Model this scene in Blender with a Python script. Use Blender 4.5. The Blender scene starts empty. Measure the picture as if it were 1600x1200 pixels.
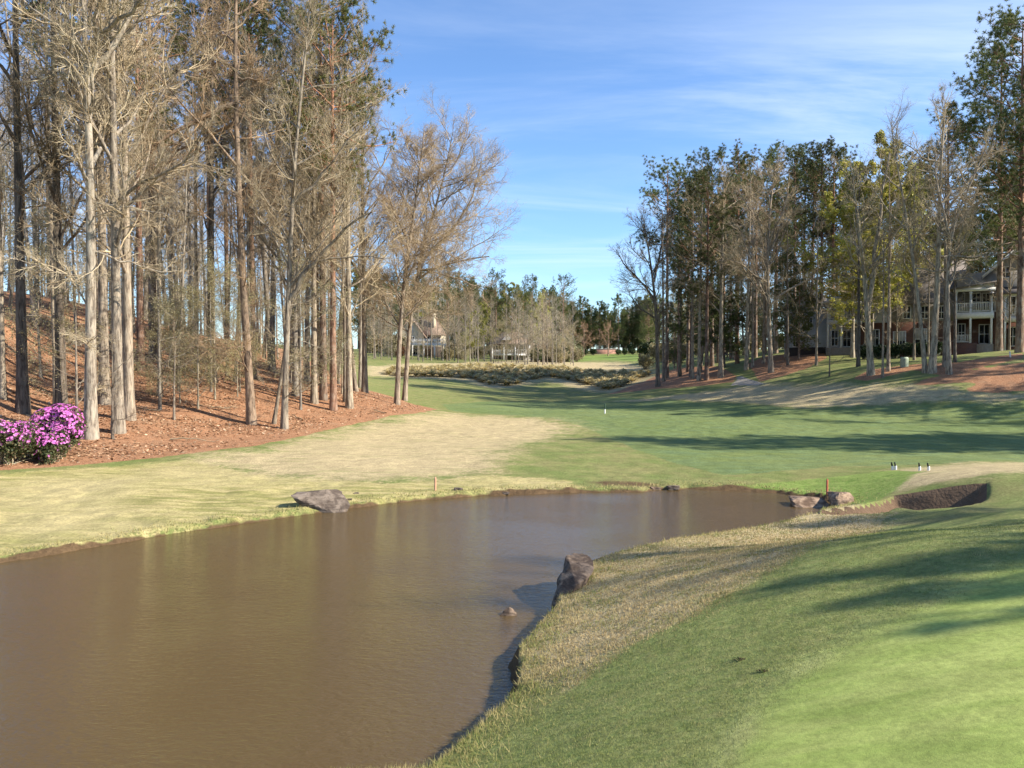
import bpy, bmesh, math, random
import numpy as np
from mathutils import Vector, Matrix, noise

# ------------------------------------------------------------------ camera, sky, sun
SC = bpy.context.scene
COL = SC.collection
R = math.radians
FPX, U0, V0 = 1200.0, 800.0, 600.0            # focal length and centre in photo pixels
PITCH = math.atan(30.0 / 1200.0)
CAMZ = 1.7
cam = bpy.data.objects.new('camera', bpy.data.cameras.new('camera'))
COL.objects.link(cam)
cam.data.sensor_width = 36.0
cam.data.lens = 36.0 * FPX / 1600.0
cam.data.clip_start, cam.data.clip_end = 0.05, 6000.0
cam.location = (0, 0, CAMZ)
cam.rotation_euler = (R(90) - PITCH, 0, 0)
SC.camera = cam
SC.view_settings.view_transform = 'Standard'
SC.view_settings.look = 'None'
SC.view_settings.exposure = 1.08
SC.view_settings.gamma = 1.0
SUN_EL, SUN_BACK = R(35), R(14)               # from the right, a little behind the camera
S = Vector((math.cos(SUN_EL) * math.cos(SUN_BACK), -math.cos(SUN_EL) * math.sin(SUN_BACK), math.sin(SUN_EL)))
sun = bpy.data.objects.new('sun', bpy.data.lights.new('sun', 'SUN'))
COL.objects.link(sun)
sun.data.energy = 5.0
sun.data.angle = R(0.53)
sun.data.color = (1.0, 0.91, 0.78)
sun.rotation_euler = S.to_track_quat('Z', 'Y').to_euler()

SC.cycles.max_bounces = 6
SC.cycles.diffuse_bounces = 3
SC.cycles.glossy_bounces = 3
SC.cycles.transmission_bounces = 3
SC.cycles.sample_clamp_indirect = 6.0


def nd(nt, t, ins=None, **props):
    n = nt.nodes.new(t)
    for k, v in props.items():
        setattr(n, k, v)
    for k, v in (ins or {}).items():
        s = n.inputs[k]
        if isinstance(v, bpy.types.NodeSocket):
            nt.links.new(v, s)
        else:
            s.default_value = v
    return n


def mth(nt, op, a, b=0.0, c=0.0, clamp=False):
    n = nd(nt, 'ShaderNodeMath', {0: a, 1: b, 2: c}, operation=op)
    n.use_clamp = clamp
    return n.outputs[0]


def c4(c):
    return (c[0], c[1], c[2], 1.0) if not isinstance(c, bpy.types.NodeSocket) else c


def mixc(nt, f, a, b, bt='MIX'):
    n = nd(nt, 'ShaderNodeMix', data_type='RGBA', blend_type=bt)
    for k, v in ((0, f), (6, c4(a)), (7, c4(b))):
        if isinstance(v, bpy.types.NodeSocket):
            nt.links.new(v, n.inputs[k])
        else:
            n.inputs[k].default_value = v
    return n.outputs[2]


def sstep(nt, x, lo, hi, to0=0.0, to1=1.0):
    n = nd(nt, 'ShaderNodeMapRange', {0: x, 1: lo, 2: hi, 3: to0, 4: to1}, interpolation_type='SMOOTHSTEP')
    return n.outputs[0]


def nz(nt, vec, scale, detail=3.0, rough=0.55, dist=0.0):
    return nd(nt, 'ShaderNodeTexNoise', {'Vector': vec, 'Scale': scale, 'Detail': detail, 'Roughness': rough, 'Distortion': dist}).outputs[0]


def vscale(nt, vec, s, rot=(0, 0, 0)):
    return nd(nt, 'ShaderNodeMapping', {'Vector': vec, 'Scale': s, 'Rotation': rot}).outputs[0]


W = bpy.data.worlds.new('World')
SC.world = W
W.use_nodes = True
nt = W.node_tree
bg = nt.nodes['Background']
sky = nd(nt, 'ShaderNodeTexSky', sky_type='NISHITA')
sky.sun_disc = False
sky.sun_elevation = SUN_EL
sky.sun_rotation = math.atan2(S.x, S.y)
sky.altitude = 300
sky.air_density = 1.0
sky.dust_density = 0.25
sky.ozone_density = 2.2
gen = nd(nt, 'ShaderNodeTexCoord').outputs['Generated']
sep = nd(nt, 'ShaderNodeSeparateXYZ', {0: gen})
zz = mth(nt, 'ADD', mth(nt, 'MAXIMUM', sep.outputs[2], 0.0), 0.16)
flat = nd(nt, 'ShaderNodeCombineXYZ', {0: mth(nt, 'DIVIDE', sep.outputs[0], zz), 1: mth(nt, 'DIVIDE', sep.outputs[1], zz), 2: 0.0}).outputs[0]
st = vscale(nt, flat, (0.45, 1.9, 1.0), (0, 0, R(-16)))
cl1 = nz(nt, st, 1.15, 7.0, 0.62, 0.6)
cl2 = nz(nt, vscale(nt, flat, (0.35, 0.5, 1.0), (0, 0, R(20))), 0.9, 2.0, 0.5)
cloud = mth(nt, 'MULTIPLY', sstep(nt, cl1, 0.38, 0.80), sstep(nt, cl2, 0.30, 0.58))
cloud = mth(nt, 'MULTIPLY', cloud, sstep(nt, sep.outputs[2], 0.0, 0.1))
cloud = mth(nt, 'MULTIPLY', cloud, sstep(nt, sep.outputs[2], 0.27, 0.46, 0.66, 0.30), clamp=True)
tint = mixc(nt, 1.0, sky.outputs[0], (0.80, 0.98, 1.19), 'MULTIPLY')
skyc = mixc(nt, cloud, tint, (5.6, 6.1, 6.7))
nt.links.new(skyc, bg.inputs[0])
bg.inputs[1].default_value = 0.10

# ------------------------------------------------------------------ geometry helpers
CAM = np.array([0, 0, CAMZ])


def rays(u, v):
    """direction with y = 1 for photo pixels"""
    u, v = np.asarray(u, float), np.asarray(v, float)
    a, b = (u - U0) / FPX, (V0 - v) / FPX
    y = math.cos(PITCH) + b * math.sin(PITCH)
    z = -math.sin(PITCH) + b * math.cos(PITCH)
    return np.stack([a / y, np.ones_like(a), z / y], -1)


def at_depth(u, v, D):
    return CAM + rays(u, v) * np.asarray(D, float)[..., None]


def at_z(u, v, z):
    r = rays(u, v)
    z = np.asarray(z, float)
    return CAM + r * ((z - CAMZ) / r[..., 2])[..., None]


def mesh_np(name, verts, faces, mats=(), smooth=True, fmat=None):
    """faces: list of int arrays (n,3) or (n,4)"""
    me = bpy.data.meshes.new(name)
    verts = np.asarray(verts, np.float32)
    faces = [np.asarray(f, np.int32) for f in faces if len(f)]
    me.vertices.add(len(verts))
    me.vertices.foreach_set('co', verts.ravel())
    nl = sum(f.size for f in faces)
    npoly = sum(len(f) for f in faces)
    me.loops.add(nl)
    me.polygons.add(npoly)
    me.loops.foreach_set('vertex_index', np.concatenate([f.ravel() for f in faces]))
    tot = np.concatenate([np.full(len(f), f.shape[1], np.int32) for f in faces])
    start = np.concatenate([[0], np.cumsum(tot)[:-1]]).astype(np.int32)
    me.polygons.foreach_set('loop_start', start)
    try:
        me.polygons.foreach_set('loop_total', tot)
    except Exception:
        pass
    if smooth:
        me.polygons.foreach_set('use_smooth', np.ones(npoly, bool))
    for m in mats:
        me.materials.append(m)
    if fmat is not None:
        me.polygons.foreach_set('material_index', np.asarray(fmat, np.int32))
    me.update(calc_edges=True)
    return me


def link(name, me, parent=None, loc=None, **props):
    o = bpy.data.objects.new(name, me)
    COL.objects.link(o)
    if parent is not None:
        o.parent = parent
    if loc is not None:
        o.location = loc
    for k, v in props.items():
        o[k] = v
    return o


def thing(name, label, cat, loc=(0, 0, 0), rz=0.0, group=None):
    o = bpy.data.objects.new(name, None)
    COL.objects.link(o)
    o.location = loc
    o.rotation_euler = (0, 0, rz)
    o['label'] = label
    o['category'] = cat
    if group:
        o['group'] = group
    return o


def unit(a):
    return a / np.maximum(np.linalg.norm(a, axis=-1, keepdims=True), 1e-9)


# ------------------------------------------------------------------ terrain
WATER = -1.8
pond_px = [(664, 1204), (716, 1156), (740, 1136), (770, 1108), (800, 1082), (802, 1050), (806, 1015), (832, 985), (860, 958),
           (872, 925), (892, 900), (938, 874), (985, 858), (1059, 842), (1142, 831), (1195, 822), (1270, 809), (1304, 798),
           (1318, 790), (1300, 783), (1270, 777), (1238, 774), (1215, 770), (1150, 766), (1076, 764), (1060, 766), (1022, 765), (1010, 769),
           (900, 769), (800, 772), (720, 777), (650, 783), (545, 794), (500, 802), (470, 806), (350, 823), (250, 838), (100, 862), (0, 879)]
NB = 17                                        # pond_px[:NB] is the near bank, seen at the height of its lip
_pz = np.where(np.arange(len(pond_px)) < NB, WATER + 0.17, WATER)
pp = at_z(*np.array(pond_px, float).T, _pz)[:, :2]
POND = np.vstack([pp, [[-13.5, 11], [-18, 5], [-22, -2], [-24, -14], [-8, -14], [-6, -5], [-4.2, 1.5], [-2.6, 5.0]]])


def sdist(P, poly):
    """signed distance to polygon, positive inside"""
    P = np.asarray(P, float)
    poly = np.asarray(poly, float)
    n = len(poly)
    d2 = np.full(len(P), 1e18)
    ins = np.zeros(len(P), bool)
    for i in range(n):
        a, b = poly[i], poly[(i + 1) % n]
        e = b - a
        w = P - a
        t = np.clip((w @ e) / max(e @ e, 1e-9), 0, 1)
        d2 = np.minimum(d2, ((w - t[:, None] * e) ** 2).sum(1))
        c = (a[1] > P[:, 1]) != (b[1] > P[:, 1])
        with np.errstate(divide='ignore', invalid='ignore'):
            xi = a[0] + (P[:, 1] - a[1]) / (b[1] - a[1] + 1e-15) * e[0]
        ins ^= c & (P[:, 0] < xi)
    return np.sqrt(d2) * np.where(ins, 1, -1)


ctlD = [  # u, v, depth
    (1400, 770, 16.6), (1500, 765, 15.6), (1590, 775, 13.5), (1330, 785, 17.0), (1590, 738, 19.0), (1500, 742, 19.5),
    (1397, 729, 25), (1445, 731, 24.5), (1590, 722, 25.5), (1330, 750, 23), (1300, 765, 21.8),
    # fairway
    (760, 768, 23.0), (760, 740, 25.2), (760, 700, 31.9), (760, 650, 49.5), (760, 622, 69), (700, 600, 90), (650, 590, 100), (610, 580, 115),
    (760, 573, 120), (700, 572, 128), (800, 603, 99), (900, 605, 97), (960, 612, 84), (860, 574, 128), (960, 576, 130), (930, 590, 112),
    (940, 560, 205), (900, 553, 250), (640, 556, 165), (790, 562, 180), (570, 592, 100), (1010, 573, 135),
    (945, 642, 58), (1000, 660, 46.5), (1100, 690, 34.5), (1350, 690, 34.5), (1350, 720, 27.5), (1150, 742, 25), (1400, 700, 32), (1100, 760, 23),
    (1590, 660, 44), (1300, 660, 45.5), (1590, 622, 48), (1590, 600, 49.5), (1590, 572, 53), (1590, 548, 73), (1480, 583, 53), (1456, 582, 54), (1361, 586, 56), (1300, 602, 57),
    (1200, 625, 57), (1205, 582, 70), (1150, 602, 68), (1100, 617, 66), (1028, 603, 77), (1315, 545, 86), (1250, 556, 86), (1125, 562, 110), (1062, 566, 125),
    (1420, 560, 78), (1300, 640, 50), (1440, 640, 48), (1060, 640, 56),
    # left lawn and straw slope
    (0, 800, 20), (200, 760, 22), (0, 735, 25.3), (200, 716, 28), (400, 697, 31), (540, 665, 40), (686, 640, 52), (620, 632, 53), (142, 685, 29.5), (444, 670, 36),
    (393, 663, 36.5), (521, 640, 44), (570, 613, 52), (491, 630, 46), (332, 596, 45), (250, 618, 38.5), (5, 623, 33), (185, 676, 30.5), (400, 760, 23.5), (500, 720, 27.5),
    (600, 690, 34), (640, 625, 57), (590, 605, 72),
    (0, 482, 52), (130, 520, 50), (250, 542, 58), (400, 562, 66), (520, 585, 72), (0, 560, 40), (450, 600, 55), (330, 545, 62)]
ctlD = np.array(ctlD, float)
ctlD[:, 2] *= np.interp(ctlD[:, 1], [650, 740], [1.0, 0.925])
P1 = at_depth(*ctlD.T)
shore = at_z(*np.array(pond_px, float).T, _pz)
shore[:, 2] = WATER + np.where(np.arange(len(shore)) < NB, 0.22, 0.10)
# the near bank: height by distance from the shoreline
def near_bank(P):
    a, b = shore[:NB - 1, :2], shore[1:NB, :2]
    e = b - a
    t = np.clip(((P[:, None] - a) * e).sum(-1) / (e * e).sum(-1), 0, 1)
    d = np.linalg.norm(P[:, None] - a - t[..., None] * e, axis=-1)
    k = d.argmin(1)
    w = np.exp(-((d - d.min(1, keepdims=True)) / 0.9) ** 2)
    sp = (w * (np.arange(NB - 1) + t)).sum(1) / w.sum(1) / (NB - 1)
    d = d.min(1)
    ds = (0, .9, 1.9, 3.0, 4.3, 5.6, 8.5)
    prof = np.array([(0, .36, .76, 1.10, 1.38, 1.54, 1.62), (0, .32, .64, .95, 1.25, 1.45, 1.6), (0, .13, .30, .56, .88, 1.12, 1.38), (0, .06, .16, .40, .74, .95, 1.2)])
    h = np.stack([np.interp(d, ds, p) for p in prof], -1)
    q = np.array([np.interp(x_, (0, .5, .75, 1), (0, 1, 2, 3)) for x_ in sp])
    i0 = np.minimum(q.astype(int), 2)
    f = q - i0
    r_ = np.arange(len(P))
    return d, WATER + .17 + h[r_, i0] * (1 - f) + h[r_, i0 + 1] * f


gx_, gy_ = np.meshgrid(np.arange(-1.5, 12, 1.1), np.arange(1.5, 16, 1.1))
gp_ = np.stack([gx_.ravel(), gy_.ravel()], -1)
gp_ = gp_[sdist(gp_, POND) < -.35]
d_, z_ = near_bank(gp_)
gp_, z_ = gp_[d_ < 8.2], z_[d_ < 8.2]
bank = np.column_stack([gp_, z_])
sh2 = np.array([[5, -2, .05], [10, 0, .05], [-13.5, 11, -1.65], [-18, 5, -1.6], [-22, -2, -1.5], [-8, -14, -1.5], [-6, -5, -1.3], [-4.2, 1.5, -1.4], [-2.6, 5, -1.55]])
far = []
for az, row in ((42, (0, 0, -1.4, 1.6, 5, 9)), (60, (0, 0, -1.0, 2.0, 6, 9)), (85, (0, .1, 0, 2.0, 6, 9)), (-62, (-1.2, -1.6, -.8, 4.5, 9, 10)), (-95, (-.8, -1.5, -1.3, 3, 8, 9)), (130, (0, 0, 0, 1, 2, 3)), (-140, (0, -.8, -1, 1, 3, 4)),
                (178, (0, 0, 0, 1, 2, 3)), (-178, (0, 0, 0, 1, 2, 3))):
    for r, z in zip((1.5, 8, 28, 62, 150, 420), row):
        far.append((r * math.sin(R(az)), r * math.cos(R(az)), z))
for az in (-45, -30, -15, 0, 15, 30, 45):
    far += [(420 * math.sin(R(az)), 420 * math.cos(R(az)), 9.5), (1600 * math.sin(R(az)), 1600 * math.cos(R(az)), 12)]
for az, r, z in ((-30, 80, 7.5), (-25, 110, 7), (-20, 160, 6.5), (-36, 50, 5.5), (-30, 160, 9), (25, 140, 5.2), (30, 110, 4.6), (36, 80, 3.6), (20, 190, 5.5), (12, 170, 4.0), (5, 1.2, 0), (30, 1.5, 0), (-20, 1.5, -.1)):
    far.append((r * math.sin(R(az)), r * math.cos(R(az)), z))
CTL = np.vstack([P1, shore, bank, sh2, np.array(far)])


def warp(x, y):
    return np.stack([np.arctan2(x, y) * 1.6, np.log(np.hypot(x, y) + 0.6)], -1)


def _k(d2):
    return 0.5 * d2 * np.log(d2 + 1e-12)


Xc = warp(CTL[:, 0], CTL[:, 1])
n = len(Xc)
K = _k(((Xc[:, None] - Xc[None]) ** 2).sum(-1)) + np.eye(n) * 6e-3
Pm = np.hstack([np.ones((n, 1)), Xc])
A = np.block([[K, Pm], [Pm.T, np.zeros((3, 3))]])
sol = np.linalg.solve(A, np.concatenate([CTL[:, 2], np.zeros(3)]))


def base_z(x, y):
    x, y = np.asarray(x, float), np.asarray(y, float)
    q = warp(x, y)
    out = np.empty(len(q))
    for i in range(0, len(q), 20000):
        s = q[i:i + 20000]
        d2 = ((s[:, None] - Xc[None]) ** 2).sum(-1)
        out[i:i + 20000] = _k(d2) @ sol[:n] + sol[n] + s @ sol[n + 1:]
    return out


def sm(x, a, b):
    t = np.clip((x - a) / (b - a), 0, 1)
    return t * t * (3 - 2 * t)


_perm = np.random.default_rng(7).random((256, 256))


def wob(x, y, scale, amp, k0=0):
    """smooth value noise, two octaves, about -amp..amp"""
    s = np.zeros(np.shape(x))
    for o, (f, a) in enumerate(((1.0, .7), (2.13, .4))):
        c, d = 0.83, 0.56
        X = (c * x + d * y) * scale * f + 17.3 * k0 + 5.1 * o + 4096.0
        Y = (-d * x + c * y) * scale * f + 9.7 * k0 + 2.3 * o + 4096.0
        i, j = np.floor(X).astype(int), np.floor(Y).astype(int)
        fx, fy = X - i, Y - j
        fx, fy = fx * fx * (3 - 2 * fx), fy * fy * (3 - 2 * fy)
        g = lambda p, q: _perm[p % 256, q % 256] * 2 - 1
        s += a * ((g(i, j) * (1 - fx) + g(i + 1, j) * fx) * (1 - fy) + (g(i, j + 1) * (1 - fx) + g(i + 1, j + 1) * fx) * fy)
    return s * amp


bunk_px = [(1312, 809), (1340, 805), (1390, 799), (1450, 794), (1505, 790), (1548, 781), (1556, 773), (1500, 778), (1440, 785), (1395, 791), (1345, 799)]


def raw_hit(px, zfun):
    px = np.array(px, float)
    r = rays(px[:, 0], px[:, 1])
    ts = np.exp(np.linspace(math.log(2.2), math.log(420), 420))
    out = []
    for d in r:
        q = CAM + d * ts[:, None]
        h = q[:, 2] - zfun(q[:, 0], q[:, 1])
        i = np.argmax(h < 0)
        if h[i] >= 0:
            i = len(ts) - 1
        a, b = max(i - 1, 0), i
        f = h[a] / (h[a] - h[b] + 1e-9) if b > 0 else 0
        out.append(CAM + d * (ts[a] + (ts[b] - ts[a]) * np.clip(f, 0, 1)))
    return np.array(out)


BUNK = np.array([(u - 800, 0) for u, v in bunk_px])
_bf = raw_hit([p for p in bunk_px[:6]], base_z)[:, :2]
_bb = _bf[::-1] + np.array([[0.7, 1.1], [0.4, 1.6], [0.1, 1.7], [-0.1, 1.6], [-0.2, 1.3], [-0.3, 0.95]])[:len(_bf)]
BUNK = np.vstack([_bf, _bb])


def ground_z(x, y):
    x, y = np.asarray(x, float), np.asarray(y, float)
    z = base_z(x, y)
    r = np.hypot(x, y)
    z = z + wob(x, y, 0.12, 0.16, 3) * sm(r, 12, 40) + wob(x, y, 0.7, 0.04, 9) * sm(r, 11, 26)
    P = np.stack([x, y], -1)
    sb = sdist(P, BUNK) + wob(x, y, 1.5, 0.06, 2)
    # bunker: raised far lip, cut floor
    a_, b_ = _bb[:-1], _bb[1:]
    e_ = b_ - a_
    t_ = np.clip(((P[:, None] - a_) * e_).sum(-1) / (e_ * e_).sum(-1), 0, 1)
    dl = np.sqrt((((P[:, None] - a_) - t_[..., None] * e_) ** 2).sum(-1).min(1))
    z = z + 0.10 * np.exp(-(dl / 0.9) ** 2)
    z = np.where(sb > 0, z - 0.42 * sm(sb, 0.0, 0.40) + 0.2 * sm(sb, 0.5, 1.4), z)
    sd = sdist(P, POND) + wob(x, y, 0.9, 0.16, 5) * sm(r, 3, 12) + wob(x, y, 5.0, 0.05, 11)
    land = np.maximum(z, WATER + 0.07 + 0.05 * (1 + wob(x, y, 1.6, 1.0, 1)))
    land = WATER + (land - WATER) * sm(sd, 0.05, -0.10) * 1.0
    z = np.where(sd < -0.10, np.maximum(z, WATER + 0.07 + 0.05 * (1 + wob(x, y, 1.6, 1.0, 1))), land)
    z = np.where(sd > -0.10, z - 0.75 * sm(sd, -0.02, 0.9), z)
    return z


def hit(px):
    return raw_hit(px, ground_z)


def gz(x, y):
    return float(ground_z(np.array([x]), np.array([y]))[0])


def hit1(u, v):
    return hit([(u, v)])[0]


az = np.concatenate([np.linspace(-180, -75, 16)[:-1], np.linspace(-75, -40, 60)[:-1], np.linspace(-40, 40, 500), np.linspace(40, 75, 60)[1:], np.linspace(75, 180, 16)[1:]])
az = np.radians(az)
rr = np.concatenate([np.geomspace(0.4, 2.4, 8)[:-1], np.geomspace(2.4, 32, 330)[:-1], np.geomspace(32, 320, 170)[:-1], np.geomspace(320, 2600, 16)])
AZ, RR = np.meshgrid(az, rr)
GX, GY = (RR * np.sin(AZ)).ravel(), (RR * np.cos(AZ)).ravel()
GZ = ground_z(GX, GY)
GP = np.stack([GX, GY], -1)
GR = RR.ravel()


def poly_hit(px):
    return hit(px)[:, :2]


STRAW_L = np.vstack([poly_hit([(0, 735), (60, 731), (110, 728), (200, 720), (300, 708), (400, 697), (480, 680), (540, 665), (600, 652), (650, 646), (684, 640)]),
                     [[-7.6, 55.5], [-9.5, 60], [-13.5, 64], [-15, 72], [-20, 92], [-40, 135], [-140, 150], [-140, 20], [-40, 15], [-22, 23.5]]])
STRAW_R = poly_hit([(950, 616), (990, 612), (1060, 606), (1120, 600), (1146, 597), (1150, 588), (1120, 572), (1060, 575), (1030, 585), (1000, 598)])
STRAW_R2 = poly_hit([(1186, 597), (1215, 590), (1258, 577), (1292, 560), (1290, 552), (1200, 556), (1165, 570), (1180, 585)])
STRAW_R3 = poly_hit([(1330, 592), (1352, 596), (1395, 586), (1425, 578), (1480, 588), (1560, 568), (1598, 560), (1598, 552), (1500, 566), (1420, 570), (1360, 578)])
STRAW_R4 = poly_hit([(1395, 600), (1440, 594), (1500, 582), (1560, 572), (1599, 566), (1640, 560), (1640, 612), (1598, 611), (1560, 614), (1500, 611), (1540, 596), (1450, 602)])
FAIR = poly_hit([(702, 641), (770, 647), (860, 653), (905, 664), (950, 684), (1005, 707), (1070, 728), (1130, 742), (1200, 738), (1300, 728), (1400, 727), (1500, 723), (1640, 720),
                 (1640, 622), (1500, 630), (1400, 634), (1250, 640), (1120, 630), (1060, 626), (1000, 622), (940, 622), (880, 628), (800, 628), (745, 628), (690, 632)])
GREEN = np.vstack([poly_hit([(1130, 1200), (1165, 1130), (1210, 1080), (1270, 1036), (1330, 1000), (1400, 965), (1480, 930), (1560, 890), (1660, 860)]), [[9, 3], [6, -6], [0.4, -6], [0.5, 2.2]]])
COLLAR = np.vstack([poly_hit([(660, 1200), (780, 1150), (900, 1075), (985, 1010), (1060, 975), (1150, 930), (1230, 880), (1310, 845), (1400, 822), (1500, 812), (1560, 806), (1580, 780), (1640, 765)]), [[16, 6], [12, -8], [-1, -8], [-0.9, 3]]])
FARGREEN = poly_hit([(893, 566), (925, 563), (960, 563), (1010, 565), (1020, 557), (990, 553), (900, 556)])
TAN_L = poly_hit([(300, 718), (420, 700), (500, 684), (560, 668), (620, 655), (690, 645), (770, 650), (850, 655), (895, 668), (870, 680), (800, 700), (760, 735), (600, 752), (420, 742)])
TAN_R = poly_hit([(950, 628), (1030, 620), (1120, 610), (1180, 600), (1330, 602), (1420, 602), (1540, 614), (1640, 614), (1640, 620), (1500, 625), (1400, 630), (1250, 637), (1120, 627), (1040, 624)])
TAN_B = poly_hit([(770, 1090), (770, 1030), (840, 960), (880, 890), (960, 845), (1060, 825), (1195, 808), (1300, 790), (1380, 806), (1330, 838), (1230, 872), (1150, 922), (1060, 970), (985, 1005), (900, 1068)])
TAN_C = poly_hit([(1405, 735), (1480, 728), (1640, 724), (1640, 737), (1540, 743), (1470, 752), (1410, 764), (1380, 768), (1395, 750)])
TAN_D = poly_hit([(570, 572), (640, 568), (720, 567), (830, 563), (900, 566), (960, 566), (1010, 572), (1030, 584), (1000, 600), (960, 614), (900, 606), (850, 594), (800, 606), (765, 606), (730, 595), (680, 592), (600, 588), (570, 586)])
LUSH = poly_hit([(1150, 762), (1230, 752), (1330, 742), (1400, 735), (1440, 737), (1400, 765), (1350, 790), (1310, 780), (1240, 772), (1180, 768)])
PATH_R = poly_hit([(1140, 602), (1180, 602), (1195, 599), (1172, 593), (1160, 588), (1150, 588), (1152, 594)])
BARE = poly_hit([(900, 750), (1000, 752), (1050, 756), (1010, 764), (940, 760)])
LEFTLAWN = np.vstack([poly_hit([(-60, 740), (110, 733), (300, 716), (420, 745), (600, 754), (760, 742), (900, 752), (900, 766), (720, 772), (545, 788), (350, 818), (100, 856), (-60, 885)])])


def mk(poly, wfac=0.012, wmin=0.12):
    w = wmin + wfac * GR
    return sm(sdist(GP, poly) / w, -1, 1)


M_straw = np.maximum.reduce([mk(p) for p in (STRAW_L, STRAW_R, STRAW_R2, STRAW_R3, STRAW_R4)])
# bed of straw under the right-hand wood, wherever it is not lawn
M_fair = np.maximum(mk(FAIR, .010), 0)
M_green = mk(GREEN, .045, .10)
M_collar = mk(COLLAR, .02, .12)
M_tan = np.maximum.reduce([mk(p, w_, .25) for p, w_ in ((TAN_L, .085), (TAN_R, .03), (TAN_B, .03), (TAN_C, .05), (TAN_D, .03))])
M_lush = np.maximum(mk(LUSH, .02, .2), mk(FARGREEN, .02))
M_sand = sm(sdist(GP, BUNK) + wob(GX, GY, 1.5, 0.06, 2), 0.06, 0.16)
M_path = mk(PATH_R, .004, .1)
sdp = sdist(GP, POND)
M_mud = np.maximum(sm(sdp, -0.14, 0.02), mk(BARE, .02, .2) * 0.7)
M_lawn = mk(LEFTLAWN, .03, .3)
M_collar = np.maximum(M_collar - M_green, 0)

# ground material ---------------------------------------------------
def newmat(name):
    m = bpy.data.materials.new(name)
    m.use_nodes = True
    t = m.node_tree
    b = t.nodes['Principled BSDF']
    b.inputs['Specular IOR Level'].default_value = 0.25
    b.inputs['Roughness'].default_value = 0.9
    return m, t, b


def col_in(t, b, c):
    if isinstance(c, bpy.types.NodeSocket):
        t.links.new(c, b.inputs['Base Color'])
    else:
        b.inputs['Base Color'].default_value = c4(c)


def bump(t, b, h, strength=0.5, dist=0.05):
    n = nd(t, 'ShaderNodeBump', {'Height': h, 'Strength': strength, 'Distance': dist})
    t.links.new(n.outputs[0], b.inputs['Normal'])


MG, t, b = newmat('turf_and_straw')
geo = nd(t, 'ShaderNodeNewGeometry').outputs['Position']
ma = nd(t, 'ShaderNodeSeparateColor', {0: nd(t, 'ShaderNodeAttribute', attribute_name='mA').outputs['Color']}).outputs
mb = nd(t, 'ShaderNodeSeparateColor', {0: nd(t, 'ShaderNodeAttribute', attribute_name='mB').outputs['Color']}).outputs
mc = nd(t, 'ShaderNodeSeparateColor', {0: nd(t, 'ShaderNodeAttribute', attribute_name='mC').outputs['Color']}).outputs
nA = nz(t, geo, 0.16, 3, .55)
nB = nz(t, geo, 0.9, 4, .6)
nC = nz(t, geo, 7.0, 4, .65)
nD = nz(t, geo, 38.0, 3, .7)
nE = nz(t, geo, 150.0, 2, .6)
edge = mth(t, 'ADD', mth(t, 'MULTIPLY', mth(t, 'SUBTRACT', nB, .5), .7), mth(t, 'MULTIPLY', mth(t, 'SUBTRACT', nC, .5), .8))


def mask(m, soft=.14, k=1.0):
    x = mth(t, 'ADD', m, mth(t, 'MULTIPLY', edge, k))
    keep = mth(t, 'MULTIPLY', sstep(t, m, 0.0, .06), 1.0)
    return mth(t, 'MULTIPLY', sstep(t, x, .5 - soft, .5 + soft), keep)


streak = nz(t, vscale(t, geo, (0.5, 2.2, 1.0), (0, 0, R(18))), 1.6, 4, .6)
fine = mth(t, 'ADD', mth(t, 'MULTIPLY', nD, .5), mth(t, 'MULTIPLY', nE, .5))
# grass colours
rough = mixc(t, sstep(t, nB, .3, .7), (.150, .185, .055), (.225, .215, .085))
tan = mixc(t, sstep(t, fine, .35, .65), (.30, .235, .125), (.52, .43, .25))
tan = mixc(t, mth(t, 'MULTIPLY', sstep(t, streak, .52, .70), .55), tan, (.20, .215, .075))
fair = mixc(t, sstep(t, nA, .35, .65), (.130, .172, .052), (.165, .200, .066))
fair = mixc(t, sstep(t, streak, .35, .75), fair, (.135, .19, .085))
green = mixc(t, sstep(t, streak, .35, .7), (.200, .255, .062), (.262, .300, .088))
collar = mixc(t, sstep(t, nC, .3, .7), (.160, .202, .062), (.235, .246, .088))
lush = mixc(t, sstep(t, nC, .3, .7), (.13, .21, .04), (.22, .27, .075))
lawn = mixc(t, sstep(t, streak, .35, .68), (.245, .235, .080), (.45, .375, .175))
lawn = mixc(t, sstep(t, nA, .42, .7), lawn, (.44, .37, .18))
c = rough
c = mixc(t, mask(mc[1]), c, lawn)
c = mixc(t, mask(ma[1], .10), c, fair)
c = mixc(t, mask(mb[0], .30, 1.5), c, tan)
c = mixc(t, mask(mc[2], .12), c, lush)
c = mixc(t, mask(ma[2], .16, 0.9), c, collar)
c = mixc(t, mask(mc[0], .36, 1.1), c, green)
# edge of the putting surface: worn dry line
rim = mth(t, 'MULTIPLY', mth(t, 'MULTIPLY', sstep(t, mc[0], .12, .45), sstep(t, mc[0], .85, .5)), sstep(t, nB, .42, .6))
c = mixc(t, mth(t, 'MULTIPLY', rim, .22), c, (.42, .38, .19))
stretch = nz(t, vscale(t, geo, (1.0, 1.0, 1.0)), 21.0, 5, .75, 1.4)
straw = mixc(t, sstep(t, stretch, .36, .62), (.150, .070, .035), (.43, .225, .120))
straw = mixc(t, sstep(t, nz(t, geo, 18, 5, .8, .8), .55, .64), straw, (.56, .37, .23))
straw = mixc(t, mth(t, 'MULTIPLY', sstep(t, nB, .5, .72), .55), straw, (.30, .19, .115))
straw = mixc(t, mth(t, 'MULTIPLY', sstep(t, nz(t, geo, 9, 5, .75), .58, .68), .75), straw, (.085, .042, .025))
c = mixc(t, mask(ma[0], .06, .55), c, straw)
c = mixc(t, mask(mb[1], .1, .2), c, mixc(t, nC, (.24, .22, .19), (.31, .29, .25)))
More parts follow.
